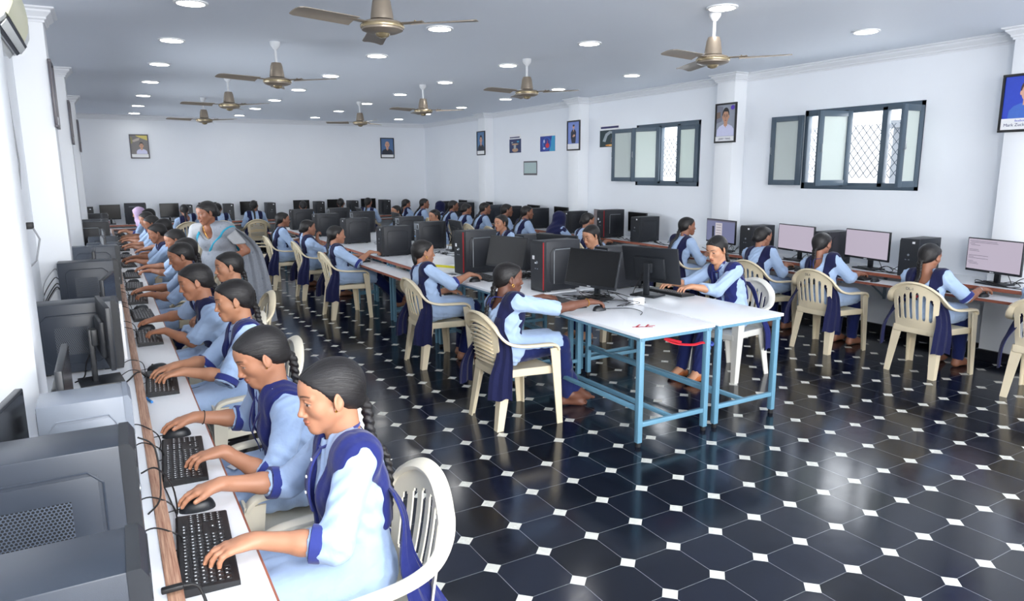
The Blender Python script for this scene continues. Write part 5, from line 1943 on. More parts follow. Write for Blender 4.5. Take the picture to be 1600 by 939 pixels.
        f.torso(g, -0.016)
        for nm in 'LR':
            g.cone(f.Sj[nm], f.E[nm], 0.044, 0.036, 0.03)
            mid = f.E[nm] * 0.6 + f.W[nm] * 0.4
            g.cone(f.E[nm], mid, 0.036, 0.034, 0.02); g.cone(mid, f.W[nm], 0.034, 0.0235, 0.02)
            g.cone(f.hip[nm], f.knee[nm], 0.072, 0.050, 0.03)
            g.cone(f.knee[nm], f.knee[nm]*0.62 + f.ank[nm]*0.38, 0.048, 0.044, 0.02)
            g.cone(f.knee[nm]*0.62 + f.ank[nm]*0.38, f.ank[nm], 0.044, 0.030, 0.02)
            f.footprims(g, nm)
        f.headprims(g)
        for nm in 'LR':
            f.handprims(g, nm)
        V, Q = g.mesh()
        # colours
        base = np.array([lin(c) for c in f.skin])
        q = (V - f.H) @ f.HR / hs
        col = np.tile(base, (len(V), 1))
        X, Y, Z = q[:, 0], q[:, 1], q[:, 2]
        ay = np.abs(Y)
        near = (np.abs(Z) < 0.13) & (np.abs(X) < 0.13) & (ay < 0.1)
        face = near & (X > 0.045)
        def blend(m, rgb, w=1.0):
            c = np.array([lin(v) for v in rgb])
            mm = np.clip(m, 0, 1)[:, None] * w
            col[:] = col * (1 - mm) + c * mm
        def edge(d, s):
            return np.clip(0.5 - d / s, 0, 1)
        lip = tuple(int(c * k) for c, k in zip(f.skin, (0.90, 0.73, 0.72)))
        dl = np.minimum(np.sqrt((Y/0.0225)**2 + ((Z + 0.0610)/0.0062)**2), np.sqrt((Y/0.0195)**2 + ((Z + 0.0718)/0.0074)**2)) - 1
        blend(np.where(face & (X > 0.06), edge(dl, 0.35), 0), lip)
        blend(np.where(face & (X > 0.06), edge(np.maximum(np.abs(Z + 0.0665) - 0.0009, ay - 0.021), 0.0014), 0), tuple(int(c * 0.42) for c in f.skin))
        # brows
        bz = 0.0285 + 0.0035 * np.sin(np.clip((ay - 0.012) / 0.038, 0, 1) * PI * 0.8) - 0.10 * np.clip(ay - 0.042, 0, 1)
        bw = 0.0034 - 0.0018 * np.clip((ay - 0.03) / 0.022, 0, 1)
        db = np.maximum(np.abs(Z - bz) - bw, np.maximum(0.012 - ay, ay - 0.053))
        blend(np.where(face, edge(db, 0.0022), 0), (34, 26, 24), 0.88)
        # eyes
        op = 0.0062 * f.eyes + 0.0012
        ez = 0.0035 - 0.0035 * (1 - f.eyes)
        de = np.sqrt(((ay - 0.0315) / 0.0145)**2 + ((Z - ez) / op)**2) - 1
        ef = face & (X > 0.06)
        blend(np.where(ef, edge(np.abs(de + 0.02) - 0.16, 0.14) * (Z > ez - 0.001), 0), (22, 16, 16))
        blend(np.where(ef, edge(de, 0.25), 0), (188, 174, 166))
        ir = np.sqrt((ay - 0.0315)**2 + (Z - ez + 0.001)**2) - 0.0076
        blend(np.where(ef & (de < 0.05), edge(ir, 0.002), 0), (34, 22, 18))
        # nostrils, palms and nails
        dn = np.sqrt((X - 0.093)**2 + (ay - 0.0082)**2 + (Z + 0.0462)**2) - 0.0034
        blend(np.where(face, edge(dn, 0.002), 0), tuple(int(c * 0.35) for c in f.skin))
        for tip, dr, nn in f.fing:
            r = V - (tip - nn * 0.005 - dr * 0.001)
            m = (np.linalg.norm(r, axis=1) < 0.0075) & ((V - tip) @ nn < -0.0022)
            blend(m.astype(float), tuple(min(255, int(c * 1.12) + 18) for c in f.skin), 0.8)
        f.body = np_obj('body', V, Q, 'skin_tint', f.root, col)
        return f.body

    def make_hair(f):
        h = f.hs; R = f.HR
        K = f.hp((-0.106, 0, -0.046))
        path = []
        if f.hair in ('braid', 'pony'):
            a, s, u = f.fr(0.75)
            yb = s * f.braid_y
            path = [K + R @ V3(0.012, 0, 0.01), K + R @ V3(-0.010, 0, -0.035) + yb * 0.3]
            for t, off in ((0.90, 0.092), (0.76, 0.122), (0.62, 0.128), (0.46, 0.126), (0.34, 0.124)):
                a, s, u = f.fr(t)
                path.append(f.sp(t) - a * off + s * f.braid_y)
            if f.hair == 'pony': path = path[:5]
            path = np.array([list(p) for p in smooth_path(path, 8)])
        allp = np.array([f.H + (0.18 if f.hair in ('bun', 'loop') else 0.14), f.H - (0.18 if f.hair in ('bun', 'loop') else 0.14)] + ([path.min(0) - 0.04, path.max(0) + 0.04] if len(path) else []))
        lo, hi = allp.min(0), allp.max(0)
        ax = []
        for a in range(3):
            ax.append(axis(lo[a], hi[a], f.hr * 1.4, [(f.H[a] - 0.12, f.H[a] + 0.12, f.hr)]))
        g = Grid(*ax)
        g.ell(f.hp((-0.026, 0, 0.035)), V3(0.1045, 0.0800, 0.0835) * h, R, 0.02)
        g.ell(f.hp((-0.050, 0, -0.004)), V3(0.074, 0.0715, 0.070) * h, R, 0.04)
        g.ell(f.hp((-0.084, 0, -0.044)), V3(0.034, 0.040, 0.036) * h, R, 0.03)
        g.ell(f.hp((0.034, 0, 0.046)), V3(0.0565, 0.0605, 0.0510) * h, R, 0.02)
        # the face, ears and nape stay clear
        zs = np.array([-0.12, -0.095, -0.07, -0.050, -0.036, -0.026, -0.016, 0.000, 0.014, 0.030, 0.046, 0.060, 0.072, 0.082, 0.12])
        xb = np.array([-0.080, -0.062, -0.044, -0.036, -0.030, -0.022, 0.000, 0.012, 0.022, 0.033, 0.044, 0.054, 0.064, 0.074, 0.10])
        Ri = R.T / h
        def fn(x, y, z):
            px, py, pz = x - f.H[0], y - f.H[1], z - f.H[2]
            lx = Ri[0, 0]*px + Ri[0, 1]*py + Ri[0, 2]*pz
            ly = Ri[1, 0]*px + Ri[1, 1]*py + Ri[1, 2]*pz
            lz = Ri[2, 0]*px + Ri[2, 1]*py + Ri[2, 2]*pz
            d1 = (lx - np.interp(lz, zs, xb) + 0.22 * np.maximum(np.abs(ly) - 0.05, 0) + 0.0016 * np.sin(ly * 420) + 0.0016 * np.sin(lz * 510 + 1)) * 0.75
            d2 = (-lz - 0.052 + (lx + 0.03) * 0.62) * 0.85
            part = 0.0028 - np.sqrt(ly * ly + (np.maximum(0, lz * 0 + 0.0)) ** 2)
            return np.maximum(d1, d2) * h
        g.sclip(lambda x, y, z: fn(x, y, z) - 0.0045, 0.016)
        # parting groove
        g.cone(f.hp((0.085, 0, 0.085)), f.hp((0.0, 0, 0.122)), 0.0032, 0.0032, 0.004, '-')
        if f.hair == 'bun':
            g.ell(f.hp((-0.112, 0, -0.030)), V3(0.036, 0.046, 0.042) * h, R, 0.012)
            g.ell(f.hp((-0.118, 0.02, -0.05)), V3(0.026, 0.03, 0.03) * h, R, 0.006)
        if f.hair == 'loop':
            for k in range(16):
                th = 2 * PI * k / 16
                c = f.hp((-0.095 - 0.012 * math.cos(th), 0.028 * math.sin(th) * 1.1, -0.078 + 0.045 * math.cos(th)))
                g.ell(c, V3(0.017, 0.017, 0.015) * h, R, 0.004)
        if len(path):
            L = np.concatenate([[0], np.cumsum(np.linalg.norm(np.diff(path, axis=0), axis=1))])
            n = int(L[-1] / (0.0085 if f.res != 'lo' else 0.014))
            prev = [None] * 3
            for i in range(n):
                q = L[-1] * i / max(1, n - 1)
                p = np.array([np.interp(q, L, path[:, c]) for c in range(3)])
                p2 = np.array([np.interp(q + 0.01, L, path[:, c]) for c in range(3)])
                t = nrm(p2 - p) if np.linalg.norm(p2 - p) > 1e-6 else V3(0, 0, -1)
                sdv = nrm(np.cross(t, V3(-1, 0, 0.05))); o = np.cross(t, sdv)
                tp = 1.05 - 0.50 * q / L[-1]
                if f.hair == 'braid':
                    for k in range(3):
                        ph = 2 * PI * (q / 0.082 + k / 3.0)
                        c_ = p + sdv * 0.0145 * tp * math.sin(ph) + o * 0.0075 * tp * math.sin(2 * ph)
                        if prev[k] is not None:
                            g.cone(prev[k], c_, 0.0112 * tp, 0.0112 * tp, 0.0025)
                        prev[k] = c_
                else:
                    g.ell(p, V3(0.024, 0.024, 0.02) * (tp + 0.2), None, 0.02)
            f.braid_end = path[-1]; f.braid_dir = nrm(path[-1] - path[-4])
            f.braid_top = path[10]
        V, Q = g.mesh()
        o = np_obj('hair', V, Q, 'hair_black', f.root)
        q = (V - f.H) @ R / h
        c = np.array([-0.112, 0, -0.050]); d = q - c
        ax0 = nrm(V3(0.92, 0, 0.40)); b1 = V3(0, 1, 0); b2 = np.cross(ax0, b1)
        az = np.arctan2(d @ b2, d @ b1); dist = np.linalg.norm(d, axis=1)
        st = np.stack([np.cos(az) * 20, np.sin(az) * 20, dist * 4], 1)
        low = q[:, 2] < -0.09
        st[low] = V[low] * np.array([160, 160, 40])
        at = o.data.attributes.new('strand', 'FLOAT_VECTOR', 'POINT')
        at.data.foreach_set('vector', st.astype(np.float32).ravel())
        return o

    def make_hijab(f, material):
        R, h = f.HR, f.hs
        lo = np.minimum(f.H - 0.16, f.sp(0.55) - 0.24); hi = np.maximum(f.H + 0.16, f.N + 0.24)
        g = Grid(*[axis(lo[a], hi[a], f.hr * 1.3) for a in range(3)])
        g.ell(f.hp((-0.016, 0, 0.030)), V3(0.112, 0.094, 0.098) * h, R, 0.02)
        g.ell(f.hp((0.01, 0, -0.05)), V3(0.088, 0.080, 0.085) * h, R, 0.04)
        g.cone(f.hp((-0.03, 0, -0.03)), f.sp(0.93), 0.085, 0.105, 0.06)
        g.cone(f.sp(0.93), f.sp(0.72) + f.fr(0.7)[0] * -0.03, 0.115, 0.135, 0.06)
        for sd, nm in ((1, 'L'), (-1, 'R')):
            g.cone(f.sp(0.9), f.Sj[nm], 0.085, 0.068, 0.05)
        a, s, u = f.fr(0.7)
        g.cone(f.sp(0.85) - a * 0.06, f.sp(0.45) - a * 0.11, 0.10, 0.085, 0.06, sq=(s, 1.25))
        g.ell(f.hp((0.105, 0, -0.012)), V3(0.062, 0.050, 0.082) * h, R, 0.012, '-')
        V, Q = g.mesh()
        V = V + 0.004 * np.sin(V[:, 2:3] * 70 + V[:, 1:2] * 40) * np.array([[1, .5, 0]])
        return np_obj('head_scarf', V, Q, material, f.root)

    def tunic_field(f, g):
        f.torso(g, 0.010)
        cuffs = []
        for nm in 'LR':
            S_, E_, W_ = f.Sj[nm], f.E[nm], f.W[nm]
            if f.sleeve <= 1.0:
                e = S_ + (E_ - S_) * f.sleeve
                end, pe = e, S_
                rr = 0.053
                g.cone(S_, e + nrm(e - S_) * 0.05, 0.059, rr, 0.03)
            else:
                e = E_ + (W_ - E_) * (f.sleeve - 1.0)
                rr = 0.0455
                g.cone(S_, E_, 0.059, 0.052, 0.03); g.cone(E_, e + nrm(e - E_) * 0.05, 0.052, rr, 0.025); end, pe = e, E_
            cuffs.append((end, nrm(end - pe), rr))
        return cuffs

    def make_tunic(f):
        pts = np.array([f.P, f.N, f.sp(0.5)] + [f.Sj[n] for n in 'LR'] + [f.E[n] for n in 'LR'] + [f.W[n] for n in 'LR'] + [f.knee[n] for n in 'LR'])
        lo = pts.min(0) - 0.16; hi = pts.max(0) + 0.13
        g = Grid(*[axis(lo[a], hi[a], f.ht) for a in range(3)])
        cuffs = f.tunic_field(g)
        if not f.stand:
            for sd, nm in ((1, 'L'), (-1, 'R')):
                kn = f.hip[nm] + (f.knee[nm] - f.hip[nm]) * 0.96
                g.cone(f.hip[nm] + V3(0, 0, 0.012), kn + V3(0, 0, 0.010), 0.100, 0.084, 0.05)
            km = (f.knee['L'] + f.knee['R']) * 0.5
            g.cone(f.P + V3(0.05, 0, 0.02), f.P + (km - f.P) * 0.85 + V3(0, 0, 0.012), 0.09, 0.075, 0.05)
            if f.slit:
                zc = f.hip['L'][2] + 0.028
                g.clip(lambda x, y, z: np.interp(x, [-0.06, 0.06, 0.4], [0.30, zc, zc - 0.02]) - z + 0 * y)
            kx = min(f.knee['L'][0], f.knee['R'][0]) + 0.02
            g.clip(lambda x, y, z: x - kx + 0.25 * np.abs(y) + 0 * z)
        for end, d, rr in cuffs:
            q = 0.036 + rr + 0.03
            g.cone(end + d * q, end + d * (q + 0.02), rr + 0.03, rr + 0.03, 0.0, '-')
        cut = [(end, d) for end, d, rr in cuffs]
        if f.scoop:
            a, s, u = f.fr(0.95)
            g.ell(f.N - a * 0.060 - u * 0.012, V3(0.070, 0.080, 0.105), np.stack([a, s, u], 1), 0.01, '-')
        g.cone(f.N - V3(0, 0, 0.02), f.hp((-0.02, 0, -0.06)), 0.052, 0.055, 0.006, '-')
        V, Q = g.mesh()
        # creases
        w = 0.0032 * np.sin(V[:, 2] * 85 + 8 * np.sin(V[:, 1] * 18) + V[:, 0] * 30) + 0.0026 * np.sin(V[:, 0] * 100 + V[:, 1] * 70 + 5 * np.sin(V[:, 2] * 22))
        c = f.sp(0.45)
        V = V + nrm_rows(V - c) * w[:, None]
        o = np_obj('tunic', V, Q, f.tunic, f.root)
        if f.cuff:
            for end, d, rr in cuffs:
                o_ = nrm(np.cross(d, V3(0.3, 0.5, 0.8)))
                MB().tube([tuple(end + d * q) for q in (0.006, 0.010, 0.024, 0.040, 0.042, 0.036)], 1.0, 'collar_navy', 22, rs=[rr + 0.005, rr + 0.0100, rr + 0.0106, rr + 0.0100, rr + 0.005, rr - 0.014], close=False).build('cuff', o, fix=True)
        return o

    def make_trousers(f):
        pts = np.array([f.P] + [f.knee[n] for n in 'LR'] + [f.ank[n] for n in 'LR'])
        lo = pts.min(0) - 0.16; hi = pts.max(0) + 0.12
        g = Grid(*[axis(lo[a], hi[a], f.ht) for a in range(3)])
        g.ell(f.P + V3(0, 0, -0.015), (0.125, 0.165, 0.085), None, 0.03)
        for nm in 'LR':
            g.cone(f.hip[nm], f.knee[nm], 0.084, 0.067, 0.02)
            v = f.ank[nm] - f.knee[nm]
            e = f.ank[nm] - nrm(v) * 0.012
            g.cone(f.knee[nm], f.knee[nm] + v * 0.4, 0.067, 0.063, 0.02)
            g.cone(f.knee[nm] + v * 0.4, e, 0.063, 0.050, 0.02)
        V, Q = g.mesh()
        w = 0.0025 * np.sin(V[:, 2] * 60 + V[:, 0] * 40 + 6 * np.sin(V[:, 1] * 30)) + 0.0015 * np.sin(V[:, 0] * 110 + V[:, 2] * 50)
        V = V + nrm_rows(V - f.sp(0)) * w[:, None]
        return np_obj('trousers', V, Q, 'trouser_navy', f.root)

    def make_sash(f):
        lo = np.minimum(f.sp(0.1), f.N) - V3(0.20, 0.26, 0.10); hi = np.maximum(f.sp(0.1), f.N) + V3(0.20, 0.26, 0.10)
        g = Grid(*[axis(lo[a], hi[a], f.ht * 0.8) for a in range(3)])
        f.tunic_field(g)
        g.F -= 0.0115
        ts = np.linspace(0, 1.1, 12); sp_ = np.array([f.sp(t) for t in ts])
        zs, xs = sp_[:, 2], sp_[:, 0]
        zl, zt = f.sp(0.22)[2], f.N[2]
        w = f.sashw
        def fn(x, y, z):
            xc = np.interp(z, zs, xs)
            front = x > xc
            tt = np.clip((z - zl) / (zt - zl), 0, 1.1)
            yc = np.where(front, 0.052 + 0.060 * tt, 0.112) * f.build
            d = np.abs(np.abs(y) - yc) - w
            lim = np.where(front, zl - z, f.sp(0.30)[2] - z)
            fl = 0.052 * np.clip((f.sp(0.80)[2] - z) / 0.06, 0, 1) - np.abs(x - xc + 0.006)
            return np.maximum(np.maximum(d, lim), fl)
        g.sclip(fn, 0.012)
        g2 = Grid(*g.ax)
        f.torso(g2, 0.010)
        g.F = -smin(-g.F, -(g2.F - 0.026), 0.02)
        V, Q = g.mesh()
        V = V + nrm_rows(V - f.sp(0.5)) * (0.0022 * np.sin(V[:, 1] * 150 + V[:, 2] * 15))[:, None]
        o = np_obj('sash', V, Q, f.sash, f.root, smooth_it=6)
        if f.tails:
            a, s, u = f.fr(0.45)
            for sd in (1, -1):
                ctr = smooth_path([f.sp(0.60) - a * 0.092 + s * 0.112 * sd, f.sp(0.40) - a * 0.122 + s * 0.145 * sd, V3(-0.125, 0.200 * sd, 0.600), V3(-0.150, 0.240 * sd, 0.50), V3(-0.185, 0.262 * sd, 0.39), V3(-0.195, 0.262 * sd, 0.24)], 4)
                rows = []
                N = len(ctr)
                for i, p in enumerate(ctr):
                    t = i / (N - 1)
                    wd = nrm(V3(0.10 + 0.75 * min(1, t * 1.6), (1 - 0.62 * min(1, t * 1.6)) * sd, 0.0))
                    hw = float(np.interp(t, [0, 0.35, 0.55, 0.8, 1.0], [0.044, 0.048, 0.056, 0.078, 0.084]))
                    nn = nrm(np.cross(wd, V3(0, 0, 1)))
                    row = []
                    for j in range(13):
                        q = -1 + j / 6
                        fo = 0.009 * math.sin(q * 7.5 + 1.2 * sd + t * 1.5) * min(1, t * 2) + 0.010 * (1 - q*q) * 0.5
                        pp = np.array(p) + wd * hw * q + nn * fo
                        if i == N - 1: pp = pp + V3(0, 0, 0.008 * math.sin(q * 5 + sd))
                        row.append(tuple(pp))
                    rows.append(row)
                b = MB(); sheet(b, rows, 0.006, f.sash)
                b.build('tail', o)
        return o

    def make_collar(f, material='collar_navy'):
        a, s, u = f.fr(0.97)
        pts = []
        for k in range(25):
            th = 2 * PI * k / 24
            fx = math.cos(th)
            pts.append(tuple(f.N + u * (0.020 - 0.030 * max(0, fx) ** 1.5 + 0.008 * max(0, -fx)) + a * (0.057 * fx + 0.004) + s * 0.060 * math.sin(th)))
        MB().tube(pts, 0.01, material, 10, flat=(0.016, 0.005), up=tuple(s * 0.0 + V3(0, 0, 1))).build('collar', f.root)

    def extra(f):
        for e in f.extras:
            if e in ('stud', 'hoop'):
                for s in (1, -1):
                    c = f.hp((0.004, 0.081 * s, -0.036))
                    if e == 'stud':
                        MB().lathe([(0.0003, -0.004), (0.0035, -0.002), (0.004, 0.001), (0.0003, 0.004)], 'gold', 10, c=tuple(c)).build('ear_stud', f.body)
                    else:
                        pts = [tuple(c + V3(0.008 * math.sin(t), 0.002 * s, -0.010 + 0.010 * math.cos(t))) for t in np.linspace(0, 2*PI, 15)]
                        MB().tube(pts, 0.0018, 'gold', 6).build('earring', f.body)
            if e[:6] == 'bangle' or e[:6] == 'thread' or e[:5] == 'watch':
                nm = e[-1]
                d = nrm(f.W[nm] - f.E[nm]); c = f.W[nm] - d * 0.035
                o1 = nrm(np.cross(d, V3(0, 0, 1))); o2 = np.cross(d, o1)
                r_ = 0.0285
                pts = [tuple(c + (o1 * math.cos(t) + o2 * math.sin(t)) * r_) for t in np.linspace(0, 2*PI, 25)]
                MB().tube(pts, 0.0035 if e[:6] == 'bangle' else 0.002, 'gold' if e[:6] == 'bangle' else ('silver' if e[:5] == 'watch' else 'thread_black'), 8).build('bangle' if e[:6] != 'thread' else 'wrist_thread', f.body)
            if e == 'ring':
                pass
            if e == 'lanyard':
                a, s, u = f.fr(0.7)
                for sd in (1, -1):
                    pts = []
                    for t, off, yy in ((1.0, 0.068, 0.045), (0.9, 0.106, 0.040), (0.75, 0.138, 0.032), (0.6, 0.150, 0.024), (0.42, 0.140, 0.012), (0.3, 0.132, 0.004)):
                        a, s, u = f.fr(min(1, t))
                        pts.append(tuple(f.sp(t) + a * off + s * yy * sd))
                    MB().tube(smooth_path(pts, 5), 0.004, 'lanyard_navy', 8, flat=(0.0075, 0.0016), up=(0.9, 0, 0.1)).build('lanyard', f.root)
            if e == 'card':
                MB().box((0.20, 0.02, 0.625), (0.10, 0.065, 0.003), 'label_white', 0.001, Euler((0.1, 0.15, 0.3))).build('identity_card', f.root)
            if e[:4] == 'band' and hasattr(f, 'braid_end'):
                MB().lathe([(0.004, -0.016), (0.018, -0.010), (0.021, 0.0), (0.018, 0.010), (0.004, 0.016)], 'hair_band_yellow' if e == 'bandY' else 'hair_band_red', 14, c=tuple(f.braid_end - f.braid_dir * 0.03)).build('hair_band', f.root)
            if e == 'cord':
                a, s, u = f.fr(0.9)
                for sd in (1, -1):
                    p0 = f.sp(0.97) - a * 0.052 + s * 0.062 * sd
                    MB().tube(smooth_path([tuple(p0), tuple(f.sp(0.95) - a * 0.108 + s * 0.02 * sd), tuple(f.sp(0.84) - a * 0.125 + s * 0.012 * sd), tuple(f.sp(0.70) - a * 0.13 + s * 0.02 * sd)], 4), 0.003, 'collar_navy', 6).build('neck_cord', f.root)
            if e == 'chain':
                pts = []
                for th in np.linspace(-PI, PI, 31):
                    fx = math.cos(th)
                    a, s, u = f.fr(0.95)
                    pts.append(tuple(f.N + u * (0.035 - 0.12 * max(0, fx) ** 1.5) + a * (0.055 * fx + 0.055 * max(0, fx) ** 2) + s * 0.058 * math.sin(th)))
                MB().tube(pts, 0.002, 'gold', 6).build('necklace', f.root)
            if e == 'placket':
                a, s, u = f.fr(0.7)
                pts = []
                for t, off in ((0.97, 0.075), (0.88, 0.112), (0.75, 0.136), (0.6, 0.145), (0.45, 0.138)):
                    a, s, u = f.fr(t); pts.append(tuple(f.sp(t) + a * (off - 0.006)))
                pk = MB().tube(smooth_path(pts, 5), 0.006, 'collar_navy', 8, flat=(0.014, 0.004), up=(0.9, 0, 0.1)).build('placket', f.root)
                for t, off in ((0.90, 0.112), (0.76, 0.139), (0.62, 0.149)):
                    a, s, u = f.fr(t)
                    MB().lathe([(0.0005, -0.003), (0.005, -0.002), (0.005, 0.002), (0.0005, 0.003)], 'label_white', 10, c=tuple(f.sp(t) + a * (off - 0.002)), axis='X').build('button', pk)

    def sandals(f):
        for nm in 'LR':
            A = f.ank[nm]; d = f.fdir[nm]; low = A - V3(0, 0, 0.052)
            pts = np.array([A, A + d * 0.2])
            g = Grid(*[axis(a, b, 0.006) for a, b in zip(pts.min(0) - 0.09, pts.max(0) + 0.06)])
            f.footprims(g, nm, 0.006, True)
            g.cone(low + d * 0.10, low + d * 0.165 - V3(0, 0, 0.004), 0.034, 0.024, 0.02, sq=(V3(0, 0, 1), 0.7))
            top = A[2] - 0.030
            g.clip(lambda x, y, z: z - top + 0.35 * np.maximum(0, ((x - A[0]) * d[0] + (y - A[1]) * d[1]) - 0.05))
            V, Q = g.mesh()
            np_obj('shoe', V, Q, 'sandal_tan', f.root)

    def go(f):
        f.make_body()
        if f.hijab:
            f.make_hijab(f.hijab)
        else:
            f.make_hair()
        f.make_tunic(); f.make_trousers()
        if not f.hijab: f.make_sash()
        if not f.scoop: f.make_collar()
        if f.sandal: f.sandals()
        f.extra()
        return f.root

def nrm_rows(a):
    return a / (np.linalg.norm(a, axis=1, keepdims=True) + 1e-9)

G_P = 'girls in blue uniform at the computers'
def chair_for(proto, pel, ang, label, dx=0.045):
    a = math.radians(ang)
    return proto((pel[0] + dx * math.cos(a), pel[1] + dx * math.sin(a), 0), a, label, 'moulded plastic chairs')

UNDER = {'L': (0.30, 0.10, 0.085), 'R': (0.33, -0.08, 0.085)}
# ---------------- left row, facing the left wall
zk = ZK + 0.052; zm = ZK + 0.058
P1 = Fig('person', 'girl in pale blue with long braid typing at nearest left keyboard, ring on finger', (0.585, 2.07), 180, (0.545, 2.11, 1.090), 2, 11, 0, {'R': ('mouse', (0.175, 2.375, zm)), 'L': ('kb', (0.205, 1.950, zk))},
         ankles=UNDER, skin=(180, 127, 98), res='hi', tunic='tunic_near_dimmed', sash='sash_near_lit', sashw=0.056, eyes=0.75, extras=('stud', 'placket'), group=G_P, sleeve=1.12).go()
chair_for(CH_C, (0.60, 2.00), 180, 'cream slatted plastic chair with round grey sticker, nearest the camera')
P2 = Fig('person', 'girl with lanyard and black wrist thread, looking down, second along left desk', (0.575, 2.86), 180, (0.465, 2.82, 1.062), 4, 24, 0, {'R': ('mouse', (0.175, 3.13, zm)), 'L': ('kb', (0.225, 2.69, zk))},
         ankles=UNDER, skin=(172, 120, 92), res='hi', tunic='tunic_near_dimmed', sash='sash_near_lit', sashw=0.052, eyes=0.45, extras=('stud', 'lanyard', 'card', 'threadR'), group=G_P, sleeve=1.12).go()
chair_for(CH_C, (0.60, 2.84), 180, 'cream plastic chair second along the left desk, under the girl with lanyard')
P3 = Fig('person', 'girl with stud earring typing with both hands, third along the left desk', (0.635, 4.10), 180, (0.560, 4.12, 1.078), 0, 12, 0, {'R': ('kb', (0.175, 4.07, zk)), 'L': ('kb', (0.20, 3.94, zk))},
         ankles=UNDER, skin=(178, 126, 96), res='hi', sashw=0.052, sash='sash_near_lit', eyes=0.7, extras=('stud',), group=G_P, sleeve=1.0).go()
chair_for(CH_C, (0.65, 4.08), 180, 'cream plastic chair third along the left desk, white back showing behind')
P4 = Fig('person', 'girl with hair tied low leaning to her screen, fourth along left desk', (0.595, 4.98), 180, (0.445, 4.92, 1.086), 2, 16, 0, {'R': ('mouse', (0.175, 5.50, zm)), 'L': ('kb', (0.20, 5.10, zk))},
         ankles=UNDER, skin=(172, 118, 90), hair='braid', res='mid', eyes=0.5, group=G_P, sleeve=0.72, cuff=False).go()
chair_for(CH_C, (0.62, 4.98), 180, 'cream plastic chair fourth along the left desk')
P5 = Fig('person', 'girl sitting back from the left desk beside teacher, hair over her shoulder', (0.83, 5.85), 180, (0.775, 5.80, 1.062), 4, 8, 0, None,
         ankles=UNDER, skin=(180, 128, 100), res='mid', eyes=0.7, group=G_P).go()
chair_for(CH_V, (0.86, 5.85), 180, 'beige plastic chair fifth along the left desk, in front of teacher')
P6 = Fig('person', 'girl with both arms stretched to her keyboard, sixth along left desk', (0.67, 6.66), 180, (0.505, 6.62, 1.078), 6, 18, 0, {'R': ('mouse', (0.18, 7.05, zm)), 'L': ('kb', (0.20, 6.76, zk))},
         ankles=UNDER, skin=(164, 112, 86), res='mid', eyes=0.5, group=G_P, sleeve=0.9, cuff=False, braid_y=-0.03).go()
chair_for(CH_V, (0.71, 6.66), 180, 'beige plastic chair sixth along the left desk')
lr = [(P5, 0.66, 7.38, 'girl half hidden behind teacher, seventh along left desk'), (P6, 0.76, 8.35, 'girl with only dark hair showing, eighth along left desk'),
      (P6, 0.655, 9.45, 'girl seen in clear profile looking at her hands, ninth along left desk'), (P4, 0.76, 10.3, 'girl tenth along the left desk, mostly hidden'),
      (P6, 0.69, 11.3, 'girl eleventh along the left desk, head bent'), (P6, 0.68, 12.5, 'girl twelfth along left desk, face showing beside bottle'), (P3, 0.68, 13.6, 'girl thirteenth along left desk, taller dark head')]
for i, (p, x, y, lb) in enumerate(lr):
    dup(p, (x, y, 0), PI, lb, G_P)
    chair_for(CH_V, (x + 0.03, y), 180, 'beige plastic chair %s along the left desk' % ORD[6 + i])
P7 = Fig('person', 'girl in lilac head scarf at far end of the left desk', (0.63, 14.70), 180, (0.50, 14.72, 1.06), 0, 12, 0, {'R': ('kb', (0.20, 14.8, zk)), 'L': ('kb', (0.20, 14.62, zk))},
         skin=(176, 124, 96), res='lo', hijab='lilac_scarf', tails=False, group=G_P).go()
chair_for(CH_V, (0.66, 14.70), 180, 'beige plastic chair at the far end of the left desk')

# ---------------- centre island, aisle side, facing right
zt = 0.760 + 0.052
C1 = Fig('person', 'girl with thick braid and gold bangle, barefoot, at nearest white table', (2.395, 4.24), 0, (2.455, 4.27, 1.030), -14, 6, 0, {'L': ('kb', (2.945, 4.50, zt - 0.004)), 'R': ('mouse', (3.085, 4.06, zt + 0.006))},
         knees={'L': (0.42, 0.075, 0.515), 'R': (0.43, -0.075, 0.520)}, ankles={'L': (0.60, -0.03, 0.135), 'R': (0.545, 0.00, 0.085)}, footdir={'L': (1, -0.15, -0.18), 'R': (0.9, -0.35, -0.1)},
         skin=(112, 72, 56), res='hi', sleeve=0.86, cuff=False, scoop=True, eyes=0.7, extras=('hoop', 'bangleR', 'cord'), slit=True, braid_y=0.02, group=G_P, tunic='tunic_blue').go()
chair_for(CH_H, (2.40, 4.23), 0, 'beige plastic chair with horizontal slats beside the nearest white table', 0.05)
C2 = Fig('person', 'girl with looped plait and round earring reaching for mouse, second white table', (2.545, 5.94), 0, (2.520, 5.98, 1.052), -8, 4, 0, {'R': ('mouse', (2.955, 5.79, zt + 0.006)), 'L': ('lap', None)},
         ankles={'L': (0.36, 0.10, 0.085), 'R': (0.30, -0.08, 0.085)}, skin=(170, 120, 94), hair='loop', res='mid', sleeve=1.05, eyes=0.7, extras=('hoop',), group=G_P).go()
chair_for(CH_V, (2.555, 5.93), 0, 'beige slatted chair second along the aisle side, at the farther white table', 0.05)
C3 = Fig('person', 'girl with outstretched crossed legs and bare feet at the island desk', (2.455, 8.52), 0, (2.430, 8.50, 1.030), -4, 2, 0, {'R': ('kb', (2.83, 8.26, ZT + 0.055)), 'L': ('kb', (2.74, 8.66, ZK + 0.045))},
         knees={'L': (0.44, 0.06, 0.46), 'R': (0.44, -0.06, 0.47)}, ankles={'L': (0.80, 0.02, 0.16), 'R': (0.76, -0.03, 0.13)}, footdir={'L': (0.95, -0.1, 0.25), 'R': (0.95, -0.25, 0.2)},
         skin=(176, 124, 98), res='mid', sleeve=1.0, eyes=0.8, group=G_P, slit=False).go()
